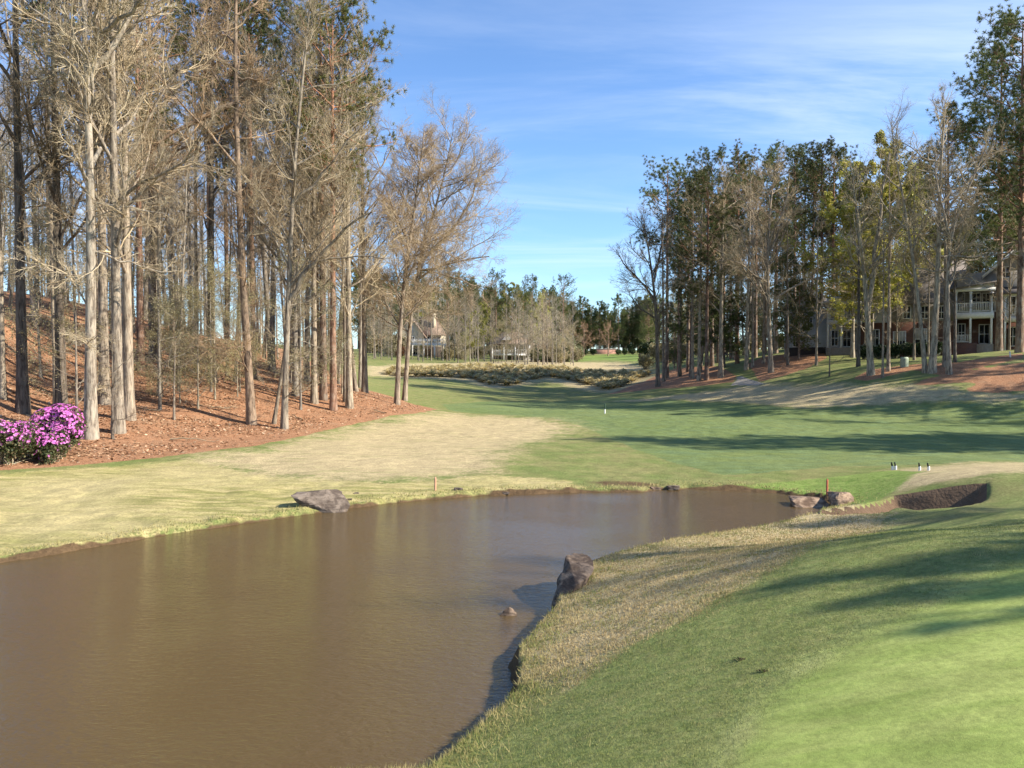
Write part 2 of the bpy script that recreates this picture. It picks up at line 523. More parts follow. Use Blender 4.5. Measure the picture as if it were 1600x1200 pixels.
c = mixc(t, mask(mb[2], .2, .5), c, mixc(t, nC, (.060, .038, .020), (.16, .105, .055)))
grain = mth(t, 'ADD', mth(t, 'MULTIPLY', nz(t, geo, 16, 4, .75), .6), mth(t, 'MULTIPLY', fine, .4))
vary = sstep(t, grain, .30, .70, mth(t, 'ADD', .60, mth(t, 'MULTIPLY', mc[0], .2)), 1.34)
c = mixc(t, 1.0, c, nd(t, 'ShaderNodeCombineColor', {0: vary, 1: vary, 2: vary}).outputs[0], 'MULTIPLY')
vary2 = sstep(t, nz(t, geo, 2.3, 4, .6), .3, .7, .86, 1.12)
c = mixc(t, 1.0, c, nd(t, 'ShaderNodeCombineColor', {0: vary2, 1: vary2, 2: vary2}).outputs[0], 'MULTIPLY')
col_in(t, b, c)
b.inputs['Specular IOR Level'].default_value = 0.12
hgt = mth(t, 'ADD', mth(t, 'MULTIPLY', nC, .5), mth(t, 'ADD', mth(t, 'MULTIPLY', nD, .35), mth(t, 'MULTIPLY', nE, .2)))
bump(t, b, hgt, mth(t, 'SUBTRACT', .60, mth(t, 'MULTIPLY', mc[0], .42)), 0.09)

MS, t, b = newmat('bunker_sand')
geo = nd(t, 'ShaderNodeNewGeometry').outputs['Position']
col_in(t, b, mixc(t, nz(t, geo, 4, 5, .65), (.070, .042, .024), (.175, .115, .07)))  # brown sand, darkened so its colour carries the shade of the bunker wall
bump(t, b, nz(t, geo, 16, 4), .6, .05)

# faces and regions -------------------------------------------------
na, nr = len(az), len(rr)
idx = np.arange(na * nr).reshape(nr, na)
Q = np.stack([idx[:-1, :-1], idx[:-1, 1:], idx[1:, 1:], idx[1:, :-1]], -1).reshape(-1, 4)
GV = np.stack([GX, GY, GZ], -1)
nx = np.gradient(GV.reshape(nr, na, 3), axis=1)
ny = np.gradient(GV.reshape(nr, na, 3), axis=0)
GN = unit(np.cross(nx, ny).reshape(-1, 3))
GN *= np.where(GN[:, 2:] < 0, -1, 1)
code = np.zeros(len(GX), int)
for i, m in enumerate((M_fair, M_green, M_straw, M_sand, M_path)):
    code[m > .5] = i + 1
qc = code[Q[:, 0]]
mA = np.stack([M_straw, M_fair, M_collar, np.ones_like(M_fair)], -1)
mB = np.stack([M_tan, M_path, M_mud, np.ones_like(M_fair)], -1)
mC = np.stack([M_green, M_lawn, M_lush, np.ones_like(M_fair)], -1)
for i, nm in enumerate(('ground', 'fairway', 'putting_green', 'pine_straw_bed', 'bunker', 'path')):
    q = Q[qc == i]
    u_, inv = np.unique(q.ravel(), return_inverse=True)
    me = mesh_np(nm, GV[u_], [inv.reshape(-1, 4)], [MS if nm == 'bunker' else MG])
    for an, arr in (('mA', mA), ('mB', mB), ('mC', mC)):
        at = me.attributes.new(an, 'FLOAT_COLOR', 'POINT')
        at.data.foreach_set('color', arr[u_].astype(np.float32).ravel())
    me.normals_split_custom_set_from_vertices([tuple(v) for v in GN[u_]])
    link(nm, me, kind='structure')

# water --------------------------------------------------------------
MW, t, b = newmat('muddy_water')
geo = nd(t, 'ShaderNodeNewGeometry').outputs['Position']
col_in(t, b, mixc(t, nz(t, geo, .25, 3), (.082, .054, .021), (.096, .064, .026)))
b.inputs['Roughness'].default_value = 0.04
b.inputs['IOR'].default_value = 1.42
b.inputs['Specular IOR Level'].default_value = 0.5
w1 = nz(t, vscale(t, geo, (1.0, 2.1, 1.0), (0, 0, R(-12))), 7.0, 3, .55, .4)
w2 = nz(t, vscale(t, geo, (1.0, 2.4, 1.0), (0, 0, R(10))), 21.0, 3, .6, .3)
calm = sstep(t, nz(t, geo, .35, 2), .3, .7, .45, 1.0)
h = mth(t, 'MULTIPLY', mth(t, 'ADD', mth(t, 'MULTIPLY', w1, .7), mth(t, 'MULTIPLY', w2, .3)), calm)
bump(t, b, h, 1.0, 0.033)
wx = np.linspace(-30, 14, 2)
wv = np.array([[-30, -16, WATER], [12, -16, WATER], [12, 27, WATER], [-30, 27, WATER]])
link('pond_water', mesh_np('pond_water', wv, [np.array([[0, 1, 2, 3]])], [MW]), kind='structure')

#@@TREES
# ------------------------------------------------------------------ tree materials
def bark_mat(name, dark, light, scale=1.0, bumpy=True, warm=None):
    m, t, b = newmat(name)
    oc = nd(t, 'ShaderNodeTexCoord').outputs['Object']
    oi = nd(t, 'ShaderNodeObjectInfo')
    n1 = nz(t, vscale(t, oc, (9 * scale, 9 * scale, 1.6 * scale)), 1.0, 5, .65, .5)
    n2 = nz(t, oc, .55, 3, .6)
    c = mixc(t, sstep(t, n1, .36, .64), dark, light)
    c = mixc(t, mth(t, 'MULTIPLY', sstep(t, nz(t, oc, 2.6, 5, .7), .46, .6), .6), c, mixc(t, n1, dark, (.44, .41, .34)))
    if warm:                                     # orange bark high on the stem
        zc = nd(t, 'ShaderNodeSeparateXYZ', {0: oc}).outputs[2]
        c = mixc(t, sstep(t, zc, 6, 13, 0, .8), c, mixc(t, sstep(t, n1, .4, .6), (warm[0] * .5, warm[1] * .45, warm[2] * .4), warm))
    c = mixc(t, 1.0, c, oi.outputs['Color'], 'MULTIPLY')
    col_in(t, b, c)
    if bumpy:
        bump(t, b, n1, .8, .04)
    return m


BARK_GREY = bark_mat('grey_bark', (.105, .086, .068), (.36, .31, .245))
BARK_PINE = bark_mat('pine_bark', (.085, .058, .042), (.255, .175, .125), .8, True, (.33, .19, .12))


def twig_mat(name, c1, c2):
    m, t, b = newmat(name)
    oi = nd(t, 'ShaderNodeObjectInfo')
    oc = nd(t, 'ShaderNodeTexCoord').outputs['Object']
    c = mixc(t, sstep(t, nz(t, oc, .9, 3), .35, .65), c1, c2)
    c = mixc(t, 1.0, c, oi.outputs['Color'], 'MULTIPLY')
    col_in(t, b, c)
    return m


TWIG = twig_mat('twig_bark', (.26, .205, .135), (.45, .385, .27))


def leaf_mat(name, c1, c2, c3, trans=.25):
    m, t, b = newmat(name)
    gi = nd(t, 'ShaderNodeNewGeometry')
    oi = nd(t, 'ShaderNodeObjectInfo')
    rp = gi.outputs['Random Per Island']
    c = mixc(t, sstep(t, rp, .2, .6), c1, c2)
    c = mixc(t, sstep(t, rp, .75, .95), c, c3)
    c = mixc(t, 1.0, c, oi.outputs['Color'], 'MULTIPLY')
    col_in(t, b, c)
    b.inputs['Roughness'].default_value = .6
    tr = nd(t, 'ShaderNodeBsdfTranslucent', {0: c})
    mx = nd(t, 'ShaderNodeMixShader', {0: trans, 1: b.outputs[0], 2: tr.outputs[0]})
    t.links.new(mx.outputs[0], t.nodes['Material Output'].inputs[0])
    return m


NEEDLE = leaf_mat('pine_needles', (.072, .100, .030), (.130, .155, .048), (.205, .205, .078))
BUDLEAF = leaf_mat('spring_leaves', (.26, .27, .050), (.38, .35, .075), (.48, .43, .14), .35)
OLIVE = leaf_mat('olive_leaves', (.26, .235, .12), (.36, .32, .17), (.44, .39, .235), .4)
RUST = leaf_mat('rust_leaves', (.20, .085, .04), (.30, .14, .07), (.36, .21, .12), .3)
DARKLEAF = leaf_mat('evergreen_leaves', (.030, .052, .020), (.055, .085, .030), (.095, .12, .05), .15)


# ------------------------------------------------------------------ tree growing
def tangent(P):
    return unit(np.gradient(P, axis=1))


def tubes(P, Rad, sides, rng):
    """P (N,p,3), Rad (N,p) -> verts, quads"""
    N, p, _ = P.shape
    T = tangent(P)
    ref = rng.normal(size=(N, 1, 3))
    e1 = unit(np.cross(T, ref + 0 * T))
    e2 = np.cross(T, e1)
    a = np.arange(sides) * (2 * math.pi / sides)
    ring = e1[:, :, None] * np.cos(a)[:, None] + e2[:, :, None] * np.sin(a)[:, None]
    V = P[:, :, None] + ring * Rad[:, :, None, None]
    i = np.arange(N * p * sides).reshape(N, p, sides)
    q = np.stack([i[:, :-1], np.roll(i[:, :-1], -1, 2), np.roll(i[:, 1:], -1, 2), i[:, 1:]], -1)
    return V.reshape(-1, 3), q.reshape(-1, 4)


class Acc:
    def __init__(self):
        self.v, self.f3, self.f4, self.n, self.m3, self.m4 = [], [], [], 0, [], []

    def add(self, v, f, m=0):
        f = np.asarray(f) + self.n
        (self.f3 if f.shape[1] == 3 else self.f4).append(f)
        (self.m3 if f.shape[1] == 3 else self.m4).append(np.full(len(f), m))
        self.v.append(v)
        self.n += len(v)

    def mesh(self, name, mats, smooth=True):
        F, M = [], []
        if self.f4:
            F.append(np.concatenate(self.f4)); M.append(np.concatenate(self.m4))
        if self.f3:
            F.append(np.concatenate(self.f3)); M.append(np.concatenate(self.m3))
        return mesh_np(name, np.concatenate(self.v), F, mats, smooth, np.concatenate(M))


def spawn(P, Rad, n, t0, t1, ang, angsd, ratio, npts, up, wig, rr, rng, lens=None, tip=.35, plan=None, shrink=.55):
    """children of each branch; ratio of the parent's length, or lens(t) in metres"""
    N, p, _ = P.shape
    ix = np.repeat(np.arange(N), n)
    t = (np.tile(np.arange(n), N) + rng.random(N * n)) / n
    t = t0 + (t1 - t0) * t
    f = t * (p - 1)
    k = np.minimum(f.astype(int), p - 2)
    w = (f - k)[:, None]
    pos = P[ix, k] * (1 - w) + P[ix, k + 1] * w
    tan = unit(P[ix, k + 1] - P[ix, k])
    rad = Rad[ix, k] * (1 - w[:, 0]) + Rad[ix, k + 1] * w[:, 0]
    e1 = unit(np.cross(tan, rng.normal(size=tan.shape)))
    if plan is not None:
        pass
    a = np.radians(rng.normal(ang, angsd, len(ix)))[:, None]
    d = np.cos(a) * tan + np.sin(a) * e1
    plen = np.linalg.norm(np.diff(P, axis=1), axis=2).sum(1)[ix]
    L = lens(t) if lens is not None else plen * ratio * (1 - shrink * t)
    L = L * rng.uniform(.65, 1.3, len(ix))
    out = np.empty((len(ix), npts, 3))
    out[:, 0] = pos
    st = (L / (npts - 1))[:, None]
    for j in range(1, npts):
        d = unit(d + np.array([0, 0, up]) + rng.normal(0, wig, d.shape))
        out[:, j] = out[:, j - 1] + d * st
    r0 = np.minimum(rad * .75, rr * rng.uniform(.7, 1.2, len(ix)) * np.sqrt(L / np.mean(L)))
    R_ = r0[:, None] * np.linspace(1, tip, npts)[None]
    return out, R_


def resample(pts, m):
    pts = np.asarray(pts, float)
    s = np.concatenate([[0], np.cumsum(np.linalg.norm(np.diff(pts, axis=0), axis=1))])
    q = np.linspace(0, s[-1], m)
    # smooth (Catmull-like) by interpolating then averaging
    o = np.stack([np.interp(q, s, pts[:, i]) for i in range(pts.shape[1])], -1)
    for _ in range(2):
        o[1:-1] = (o[:-2] + 2 * o[1:-1] + o[2:]) / 4
    return o


def trunk_line(H, rng, lean=.0, wig=.012, m=16):
    z = np.linspace(0, H, m)
    x = np.cumsum(np.cumsum(rng.normal(0, wig, m))) * .25 * H / 20
    y = np.cumsum(np.cumsum(rng.normal(0, wig, m))) * .25 * H / 20
    return np.stack([x - x[0] + lean * z, y - y[0], z], -1)


def trunk_rad(r0, m, tip=.12, flare=.55):
    s = np.linspace(0, 1, m)
    return r0 * ((1 - s) ** .8 * (1 - tip) + tip) * (1 + flare * np.exp(-s * 26))


def leaves(P, n, size, rng, spread=.15, up=.0):
    """n small triangles round each point of P (k,3)"""
    k = len(P)
    c = np.repeat(P, n, 0) + rng.normal(0, spread, (k * n, 3))
    a = unit(rng.normal(size=(k * n, 3)) + np.array([0, 0, up]))
    b_ = unit(np.cross(a, rng.normal(size=(k * n, 3))))
    s = size * rng.uniform(.6, 1.3, (k * n, 1))
    V = np.stack([c - a * s * .5 - b_ * s * .0, c + b_ * s * .42 + a * s * .05, c + a * s * .6, c - b_ * s * .42 + a * s * .05], 1).reshape(-1, 3)
    return V, np.arange(k * n * 4).reshape(-1, 4)


def make_bare(seed, H=24., r0=.27, crown0=.36, spread=.26, nl=16, dens=1.0, ang=52, up=.10, leaf=0, leafmat=None, path=None, limbs=None, lsize=.12, low=0, fine=1.0, m=16, twigr=.0055):
    """one leafless (or budding) tree as (trunk mesh, crown mesh)"""
    rng = np.random.default_rng(seed)
    T = resample(path, m) if path is not None else trunk_line(H, rng, m=m)
    H = T[-1, 2]
    # the flare needs closely spaced rings near the ground
    s = np.linspace(0, 1, m) ** 1.25
    T = np.stack([np.interp(s, np.linspace(0, 1, m), T[:, i]) for i in range(3)], -1)
    TR = r0 * ((1 - s) ** .8 * .88 + .12) * (1 + .5 * np.exp(-s * 30))
    T0 = T[None].copy()
    T0[0, 0, 2] -= .35
    tr, cr = Acc(), Acc()
    tr.add(*tubes(T0, TR[None], 14, rng))
    lens = lambda t: H * spread * np.clip(1.25 - 1.05 * np.abs((t - crown0) / (1 - crown0) - .25), .25, 1)
    P1_, R1_ = spawn(T0, TR[None], nl, crown0, .985, ang, 12, 0, 9, up, .155, r0 * .33, rng, lens=lens, tip=.22)
    if low:
        P1b, R1b = spawn(T0, TR[None], low, .12, crown0, 75, 15, 0, 9, .03, .14, r0 * .16, rng, lens=lambda t: H * .12 + 0 * t, tip=.2)
        P1_, R1_ = np.concatenate([P1_, P1b]), np.concatenate([R1_, R1b])
    if limbs:
        L, LR = [], []
        for pts, r in limbs:
            q = resample(pts, 9)
            q[1:] += rng.normal(0, .05, (8, 3))
            L.append(q); LR.append(r * np.linspace(1, .35, 9))
        P1_ = np.concatenate([P1_, np.array(L)])
        R1_ = np.concatenate([R1_, np.array(LR)])
    tr.add(*tubes(P1_, R1_, 7, rng))
    P2, R2 = spawn(P1_, R1_, max(3, int(9 * dens)), .15, 1.0, 44, 14, .52, 6, up * .8, .20, r0 * .13, rng, tip=.3)
    P2t, R2t = spawn(T0, TR[None], 8, .86, 1.0, 35, 14, 0, 6, .1, .12, r0 * .13, rng, lens=lambda t: H * .09 + 0 * t)
    P2, R2 = np.concatenate([P2, P2t]), np.concatenate([R2, R2t])
    cr.add(*tubes(P2, R2, 5, rng))
    P3, R3 = spawn(P2, R2, max(3, int(9 * dens)), .12, 1.0, 44, 16, .54, 5, up * .6, .20, .013, rng, tip=.4)
    cr.add(*tubes(P3, R3, 3, rng))
    if fine > 0:
        P4, R4 = spawn(P3, R3, max(2, int(7 * dens * fine)), .1, 1.0, 40, 15, .60, 3, .03, .13, twigr, rng, tip=.6)
        cr.add(*tubes(P4, R4, 3, rng))
    else:
        P4 = P3
    mats = [TWIG]
    if leaf:
        V, f = leaves(P4[:, 1:].reshape(-1, 3)[rng.random(len(P4) * (P4.shape[1] - 1)) < .5], leaf, lsize, rng, .12)
        cr.add(V, f, 1)
        mats.append(leafmat)
    return tr.mesh('trunk', [BARK_GREY]), cr.mesh('crown', mats)


def make_pine(seed, H=25., r0=.26, crown0=.56, spread=.15, nl=46, dens=1.0, path=None, blade=(.25, .030), nb=27, flat=.5):
    rng = np.random.default_rng(seed)
    m = 16
    T = resample(path, m) if path is not None else trunk_line(H, rng, wig=.008, m=m)
    H = T[-1, 2]
    s = np.linspace(0, 1, m) ** 1.2
    T = np.stack([np.interp(s, np.linspace(0, 1, m), T[:, i]) for i in range(3)], -1)
    TR = r0 * ((1 - s) ** .85 * .86 + .14) * (1 + .3 * np.exp(-s * 34))
    T0 = T[None].copy()
    T0[0, 0, 2] -= .35
    tr, cr = Acc(), Acc()
    tr.add(*tubes(T0, TR[None], 12, rng))
    shape = lambda t: H * spread * np.clip(np.sqrt(np.maximum(1.02 - ((t - crown0 - .12) / (1 - crown0 - .10)) ** 2, .05)), .22, 1) * np.where(t < crown0 + .1, .75, 1)
    P1_, R1_ = spawn(T0, TR[None], nl, crown0, .99, 72, 14, 0, 7, .10, .12, r0 * .22, rng, lens=shape, tip=.3)
    keep = rng.random(len(P1_)) < .9
    P1_, R1_ = P1_[keep], R1_[keep]
    dead, dr = spawn(T0, TR[None], 7, .28, crown0, 80, 10, 0, 7, -.02, .12, r0 * .1, rng, lens=lambda t: H * .045 + 0 * t)
    tr.add(*tubes(P1_, R1_, 5, rng))
    tr.add(*tubes(dead, dr, 4, rng))
    P2, R2 = spawn(P1_, R1_, max(3, int(8 * dens)), .30, 1.0, 50, 15, .45, 4, .10, .12, r0 * .06, rng, tip=.4)
    tr.add(*tubes(P2, R2, 3, rng))
    # tufts at the branchlet ends and along the outer half
    pts = np.concatenate([P2[:, 1], P2[:, 2], P2[:, 3], P1_[:, -1], P1_[:, -2]])
    drs = np.concatenate([unit(P2[:, 3] - P2[:, 0])] * 3 + [unit(P1_[:, -1] - P1_[:, -3])] * 2)
    pts = pts + rng.normal(0, .17, pts.shape)
    k = len(pts)
    c = np.repeat(pts, nb, 0)
    d = unit(np.repeat(drs, nb, 0) * .55 + rng.normal(0, .62, (k * nb, 3)) + np.array([0, 0, .25]))
    L = blade[0] * rng.uniform(.6, 1.25, (k * nb, 1))
    w = unit(np.cross(d, rng.normal(size=d.shape))) * blade[1]
    V = np.stack([c - w * .5, c + w * .5, c + d * L + w * .35, c + d * L - w * .35], 1).reshape(-1, 3)
    cr.add(V, np.arange(k * nb * 4).reshape(-1, 4))
    return tr.mesh('trunk', [BARK_PINE]), cr.mesh('crown', [NEEDLE], smooth=False)


PROTO = {
    'thick': [make_bare(11, 25, .27, .40, .24, 15), make_bare(12, 24, .25, .34, .27, 16), make_bare(13, 26, .27, .46, .22, 14)],
    'slim': [make_bare(21, 21, .13, .42, .17, 13, .75, twigr=.006), make_bare(22, 22, .13, .5, .15, 12, .75, twigr=.006), make_bare(23, 20, .12, .36, .19, 14, .85, low=5, twigr=.006)],
    'far': [make_bare(31, 20, .17, .26, .22, 15, .8, fine=.7, twigr=.016), make_bare(32, 19, .15, .20, .25, 16, .8, fine=.7, twigr=.016)],
    'bud': [make_bare(41, 19, .19, .28, .29, 16, .75, leaf=12, leafmat=BUDLEAF, fine=.6, lsize=.19), make_bare(42, 17, .16, .25, .32, 16, .75, leaf=13, leafmat=BUDLEAF, fine=.5, lsize=.20)],
    'under': [make_bare(51, 9, .075, .16, .34, 14, .8, ang=68, up=.04, leaf=2, leafmat=OLIVE, fine=.7, lsize=.065), make_bare(52, 7.5, .06, .14, .38, 13, .8, ang=72, up=.03, leaf=3, leafmat=OLIVE, fine=.6, lsize=.06)],
    'sapling': [make_bare(61, 6, .05, .25, .25, 8, .7, ang=60, fine=.4), make_bare(62, 5, .05, .3, .28, 7, .7, ang=65, fine=.4)],
    'pine': [make_pine(71, 25, .26, .56, .17, 50), make_pine(72, 26, .27, .60, .18, 44), make_pine(73, 24, .25, .48, .19, 56), make_pine(74, 25, .25, .64, .17, 40)],
    'fullpine': [make_pine(81, 22, .25, .12, .20, 74, blade=(.32, .050), nb=22), make_pine(82, 23, .25, .22, .19, 66, blade=(.32, .050), nb=22)],
    'toppine': [make_pine(75, 26, .26, .64, .19, 40, blade=(.25, .03), nb=30), make_pine(76, 27, .26, .68, .19, 38, blade=(.25, .03), nb=30)],
    'bigpine': [make_pine(77, 26, .27, .36, .22, 78, blade=(.26, .032), nb=24), make_pine(78, 26, .27, .42, .22, 70, blade=(.26, .032), nb=24)],
    'spread': [make_bare(15, 22, .23, .30, .33, 22, 1.1, ang=56), make_bare(16, 21, .22, .34, .32, 22, 1.1, ang=56)],
    'myrtle': [make_bare(91, 8, .14, .22, .42, 16, .8, ang=42, up=.06, fine=.6, twigr=.014)],
}
PH = {'bigpine': 26, 'toppine': 26.5, 'spread': 21.5, 'thick': 25, 'slim': 21, 'far': 19.5, 'bud': 18, 'under': 8.2, 'sapling': 5.5, 'pine': 25, 'fullpine': 22.5, 'myrtle': 8}
PR = {'bigpine': .27, 'toppine': .26, 'spread': .225, 'thick': .265, 'slim': .127, 'far': .16, 'bud': .175, 'under': .068, 'sapling': .05, 'pine': .258, 'fullpine': .25, 'myrtle': .14}
NAMES = {'bigpine': 'pine_tree', 'toppine': 'pine_tree', 'spread': 'bare_tree', 'thick': 'bare_tree', 'slim': 'bare_tree', 'far': 'bare_tree', 'bud': 'budding_tree', 'under': 'understory_tree', 'sapling': 'sapling', 'pine': 'pine_tree', 'fullpine': 'pine_tree', 'myrtle': 'crepe_myrtle'}
CATS = {'bare_tree': 'tree', 'budding_tree': 'tree', 'understory_tree': 'tree', 'sapling': 'sapling', 'pine_tree': 'tree', 'crepe_myrtle': 'tree'}
rngP = np.random.default_rng(99)
_cnt = {}
OCC = []                                          # trunk positions already used


def put(kind, x, y, H, label, group=None, r=None, z=None, tint=None, rz=None, lean=0.0, which=None):
    k = _cnt[kind] = _cnt.get(kind, -1) + 1
    tm, cm = PROTO[kind][(k if which is None else which) % len(PROTO[kind])]
    z = gz(x, y) if z is None else z
    nm = NAMES[kind]
    o = thing(nm, label, CATS[nm], (x, y, z), rngP.uniform(0, 6.28) if rz is None else rz, group)
    sz = H / PH[kind]
    sxy = sz if r is None else (0.55 * r / PR[kind] + 0.45 * sz)
    o.scale = (sxy, sxy, sz)
    if lean:
        o.rotation_euler = (0, lean, 0)
    if tint is None:
        g = rngP.uniform(.72, 1.12) * (1.18 if x > 0 else 1.0)
        w = rngP.uniform(-.05, .05)
        tint = (g * (1 + w), g, g * (1 - w))
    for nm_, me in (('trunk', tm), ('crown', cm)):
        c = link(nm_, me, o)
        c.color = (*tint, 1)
    OCC.append((x, y))
    return o


def put_px(kind, u, v, wpx, label, H=None, vtop=None, D=None, **kw):
    """stand a tree where the photograph shows its foot"""
    p = hit1(u, v) if D is None else at_depth(u, v, D)
    d = p[1]
    if H is None:
        H = CAMZ + (570 - vtop) / FPX * d - gz(p[0], p[1])
    return put(kind, p[0], p[1], H, label, r=wpx / FPX * d / 2, **kw)


def hero(u, v, wpx, path, limbs, label, seed, tint=(1, 1, 1), bow=.0, **kw):
    """a tree whose stem and main limbs follow given outlines; depth varies along them"""
    p = hit1(u, v)
    D = p[1]
    rng = np.random.default_rng(seed + 500)

    def line(pts, d0, d1):
        pts = np.array(pts, float)
        dd = np.linspace(d0, d1, len(pts))
        return at_depth(pts[:, 0], pts[:, 1], D + dd) - p
    T = line(path, 0, bow)
    T[0] = 0
    q = []
    for pts, w in limbs:
        q.append((line(pts, bow * .5, bow * .5 + rng.uniform(-1.5, 1.5)), w / FPX * D / 2))
    tm, cm = make_bare(seed, r0=wpx / FPX * D / 2 * .86, path=T, limbs=q or None, **kw)
    o = thing('bare_tree', label, 'tree', p)
    for nm_, me in (('trunk', tm), ('crown', cm)):
        c = link(nm_, me, o)
        c.color = (*tint, 1)
    OCC.append((p[0], p[1]))
    return o


# left-hand wood, front row ------------------------------------------
hero(142, 685, 21, [(142, 685), (141, 560), (143, 420), (140, 250), (138, 130), (128, 70), (130, 10), (136, -90), (140, -190)],
     [([(140, 110), (165, 78), (195, 52), (214, 15), (222, -40), (240, -110)], 11), ([(139, 72), (170, 48), (205, 14), (240, -20), (270, -50)], 8),
      ([(142, 320), (165, 318), (210, 325), (265, 335)], 4), ([(140, 395), (200, 410), (265, 425)], 4)],
     'tall thick pale grey trunk right of the pink azalea, forking high up', 101, (1.12, 1.1, 1.06), crown0=.52, spread=.2, low=5)
hero(393, 663, 15, [(393, 663), (388, 560), (379, 440), (373, 300), (369, 180), (367, 60), (369, -60), (374, -190)],
     [([(368, 162), (330, 178), (290, 198), (250, 215), (215, 245)], 9), ([(370, 190), (330, 208), (280, 235), (235, 275)], 6), ([(373, 270), (410, 300), (430, 350)], 4),
      ([(369, 120), (410, 130), (450, 110)], 4)],
     'tall reddish trunk curving up from the straw with a long dark limb to the left', 102, (.86, .72, .62), crown0=.5, spread=.2, low=6)
hero(444, 670, 11.5, [(444, 670), (446, 600), (448, 520), (452, 430), (456, 340), (460, 250), (470, 150), (480, 60), (486, -20)],
     [([(450, 470), (478, 425), (505, 395), (530, 365), (545, 345), (575, 330)], 7.5), ([(451, 450), (490, 408), (530, 400), (600, 402)], 4.5), ([(454, 380), (420, 360), (390, 320)], 4),
      ([(457, 320), (500, 280), (540, 220), (575, 190)], 5)],
     'grey trunk nearest the straw edge with a crooked dark limb bending right', 103, (.9, .87, .82), crown0=.38, spread=.24, low=4)
hero(620, 632, 9.5, [(620, 632), (623, 560), (627, 480), (636, 405), (648, 330), (656, 260), (663, 205)],
     [([(640, 385), (620, 340), (600, 290)], 4)],
     'left stem of the twin bare trees at the far point of the straw bed', 104, (1.0, .92, .86), crown0=.36, spread=.26, nl=26, dens=1.3)
hero(632, 626, 8.5, [(632, 626), (637, 550), (643, 480), (655, 410), (676, 340), (696, 270), (708, 205)],
     [([(648, 440), (690, 412), (730, 405), (765, 400)], 4), ([(652, 415), (700, 370), (735, 320), (750, 260)], 5), ([(650, 420), (690, 425), (725, 440), (760, 455)], 3.5)],
     'right stem of the twin bare trees, its round crown reaching over the fairway', 105, (1.08, 1.0, .93), crown0=.32, spread=.32, nl=32, dens=1.35, ang=58)

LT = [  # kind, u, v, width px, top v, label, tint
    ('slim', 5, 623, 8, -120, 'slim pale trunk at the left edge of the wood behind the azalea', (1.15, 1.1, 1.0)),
    ('thick', 36, 645, 14, -230, 'straight dark trunk rising behind the middle of the pink azalea', (.40, .38, .38)),  # shade from unseen trees is put into the dark bark tint
    ('thick', 96, 648, 15, -240, 'dark trunk rising behind the right end of the pink azalea', (.48, .45, .43)),  # darkened tint again stands in for shade on the bark
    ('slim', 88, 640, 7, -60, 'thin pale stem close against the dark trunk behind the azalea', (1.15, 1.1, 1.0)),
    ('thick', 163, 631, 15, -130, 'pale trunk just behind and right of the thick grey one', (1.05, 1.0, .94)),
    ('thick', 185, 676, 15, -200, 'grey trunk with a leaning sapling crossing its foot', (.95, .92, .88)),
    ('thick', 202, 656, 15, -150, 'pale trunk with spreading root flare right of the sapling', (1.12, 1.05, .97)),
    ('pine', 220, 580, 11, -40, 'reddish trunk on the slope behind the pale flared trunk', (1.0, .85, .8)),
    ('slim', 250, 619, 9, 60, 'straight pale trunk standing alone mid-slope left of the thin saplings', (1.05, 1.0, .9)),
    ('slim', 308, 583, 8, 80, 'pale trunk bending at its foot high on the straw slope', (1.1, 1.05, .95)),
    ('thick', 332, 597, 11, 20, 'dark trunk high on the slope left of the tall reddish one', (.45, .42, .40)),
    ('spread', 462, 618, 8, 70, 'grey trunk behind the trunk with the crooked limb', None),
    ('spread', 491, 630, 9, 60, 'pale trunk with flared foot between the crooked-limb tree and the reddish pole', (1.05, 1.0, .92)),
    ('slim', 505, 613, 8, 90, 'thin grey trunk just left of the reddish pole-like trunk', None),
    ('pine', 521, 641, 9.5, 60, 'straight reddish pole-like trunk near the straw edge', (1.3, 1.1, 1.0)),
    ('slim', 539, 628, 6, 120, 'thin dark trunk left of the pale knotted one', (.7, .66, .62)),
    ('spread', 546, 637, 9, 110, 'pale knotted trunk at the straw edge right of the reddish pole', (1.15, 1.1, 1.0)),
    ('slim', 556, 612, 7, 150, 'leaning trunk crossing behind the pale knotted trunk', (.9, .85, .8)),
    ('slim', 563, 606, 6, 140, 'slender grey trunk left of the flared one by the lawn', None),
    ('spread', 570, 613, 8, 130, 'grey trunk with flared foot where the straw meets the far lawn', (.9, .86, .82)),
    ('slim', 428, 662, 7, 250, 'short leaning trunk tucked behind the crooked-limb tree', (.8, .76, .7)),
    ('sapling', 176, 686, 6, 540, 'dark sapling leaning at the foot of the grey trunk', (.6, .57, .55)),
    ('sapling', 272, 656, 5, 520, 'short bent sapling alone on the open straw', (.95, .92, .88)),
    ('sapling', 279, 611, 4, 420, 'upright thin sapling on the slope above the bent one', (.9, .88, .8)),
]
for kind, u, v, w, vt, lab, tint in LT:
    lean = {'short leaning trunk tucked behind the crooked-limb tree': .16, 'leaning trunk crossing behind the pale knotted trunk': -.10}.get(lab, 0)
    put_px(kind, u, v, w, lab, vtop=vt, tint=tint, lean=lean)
for u, v, vt, lab in ((250, 640, 440, 'wide pale olive understory tree left of the bent sapling'), (330, 612, 400, 'broad olive understory tree in front of the dark mid-slope trunk'),
                      (120, 655, 470, 'thin twiggy understory tree left of the thick grey trunk'), (470, 640, 400, 'olive understory tree between the crooked-limb tree and the pale trunks')):
    put_px('under', u, v, 5, lab, vtop=vt)

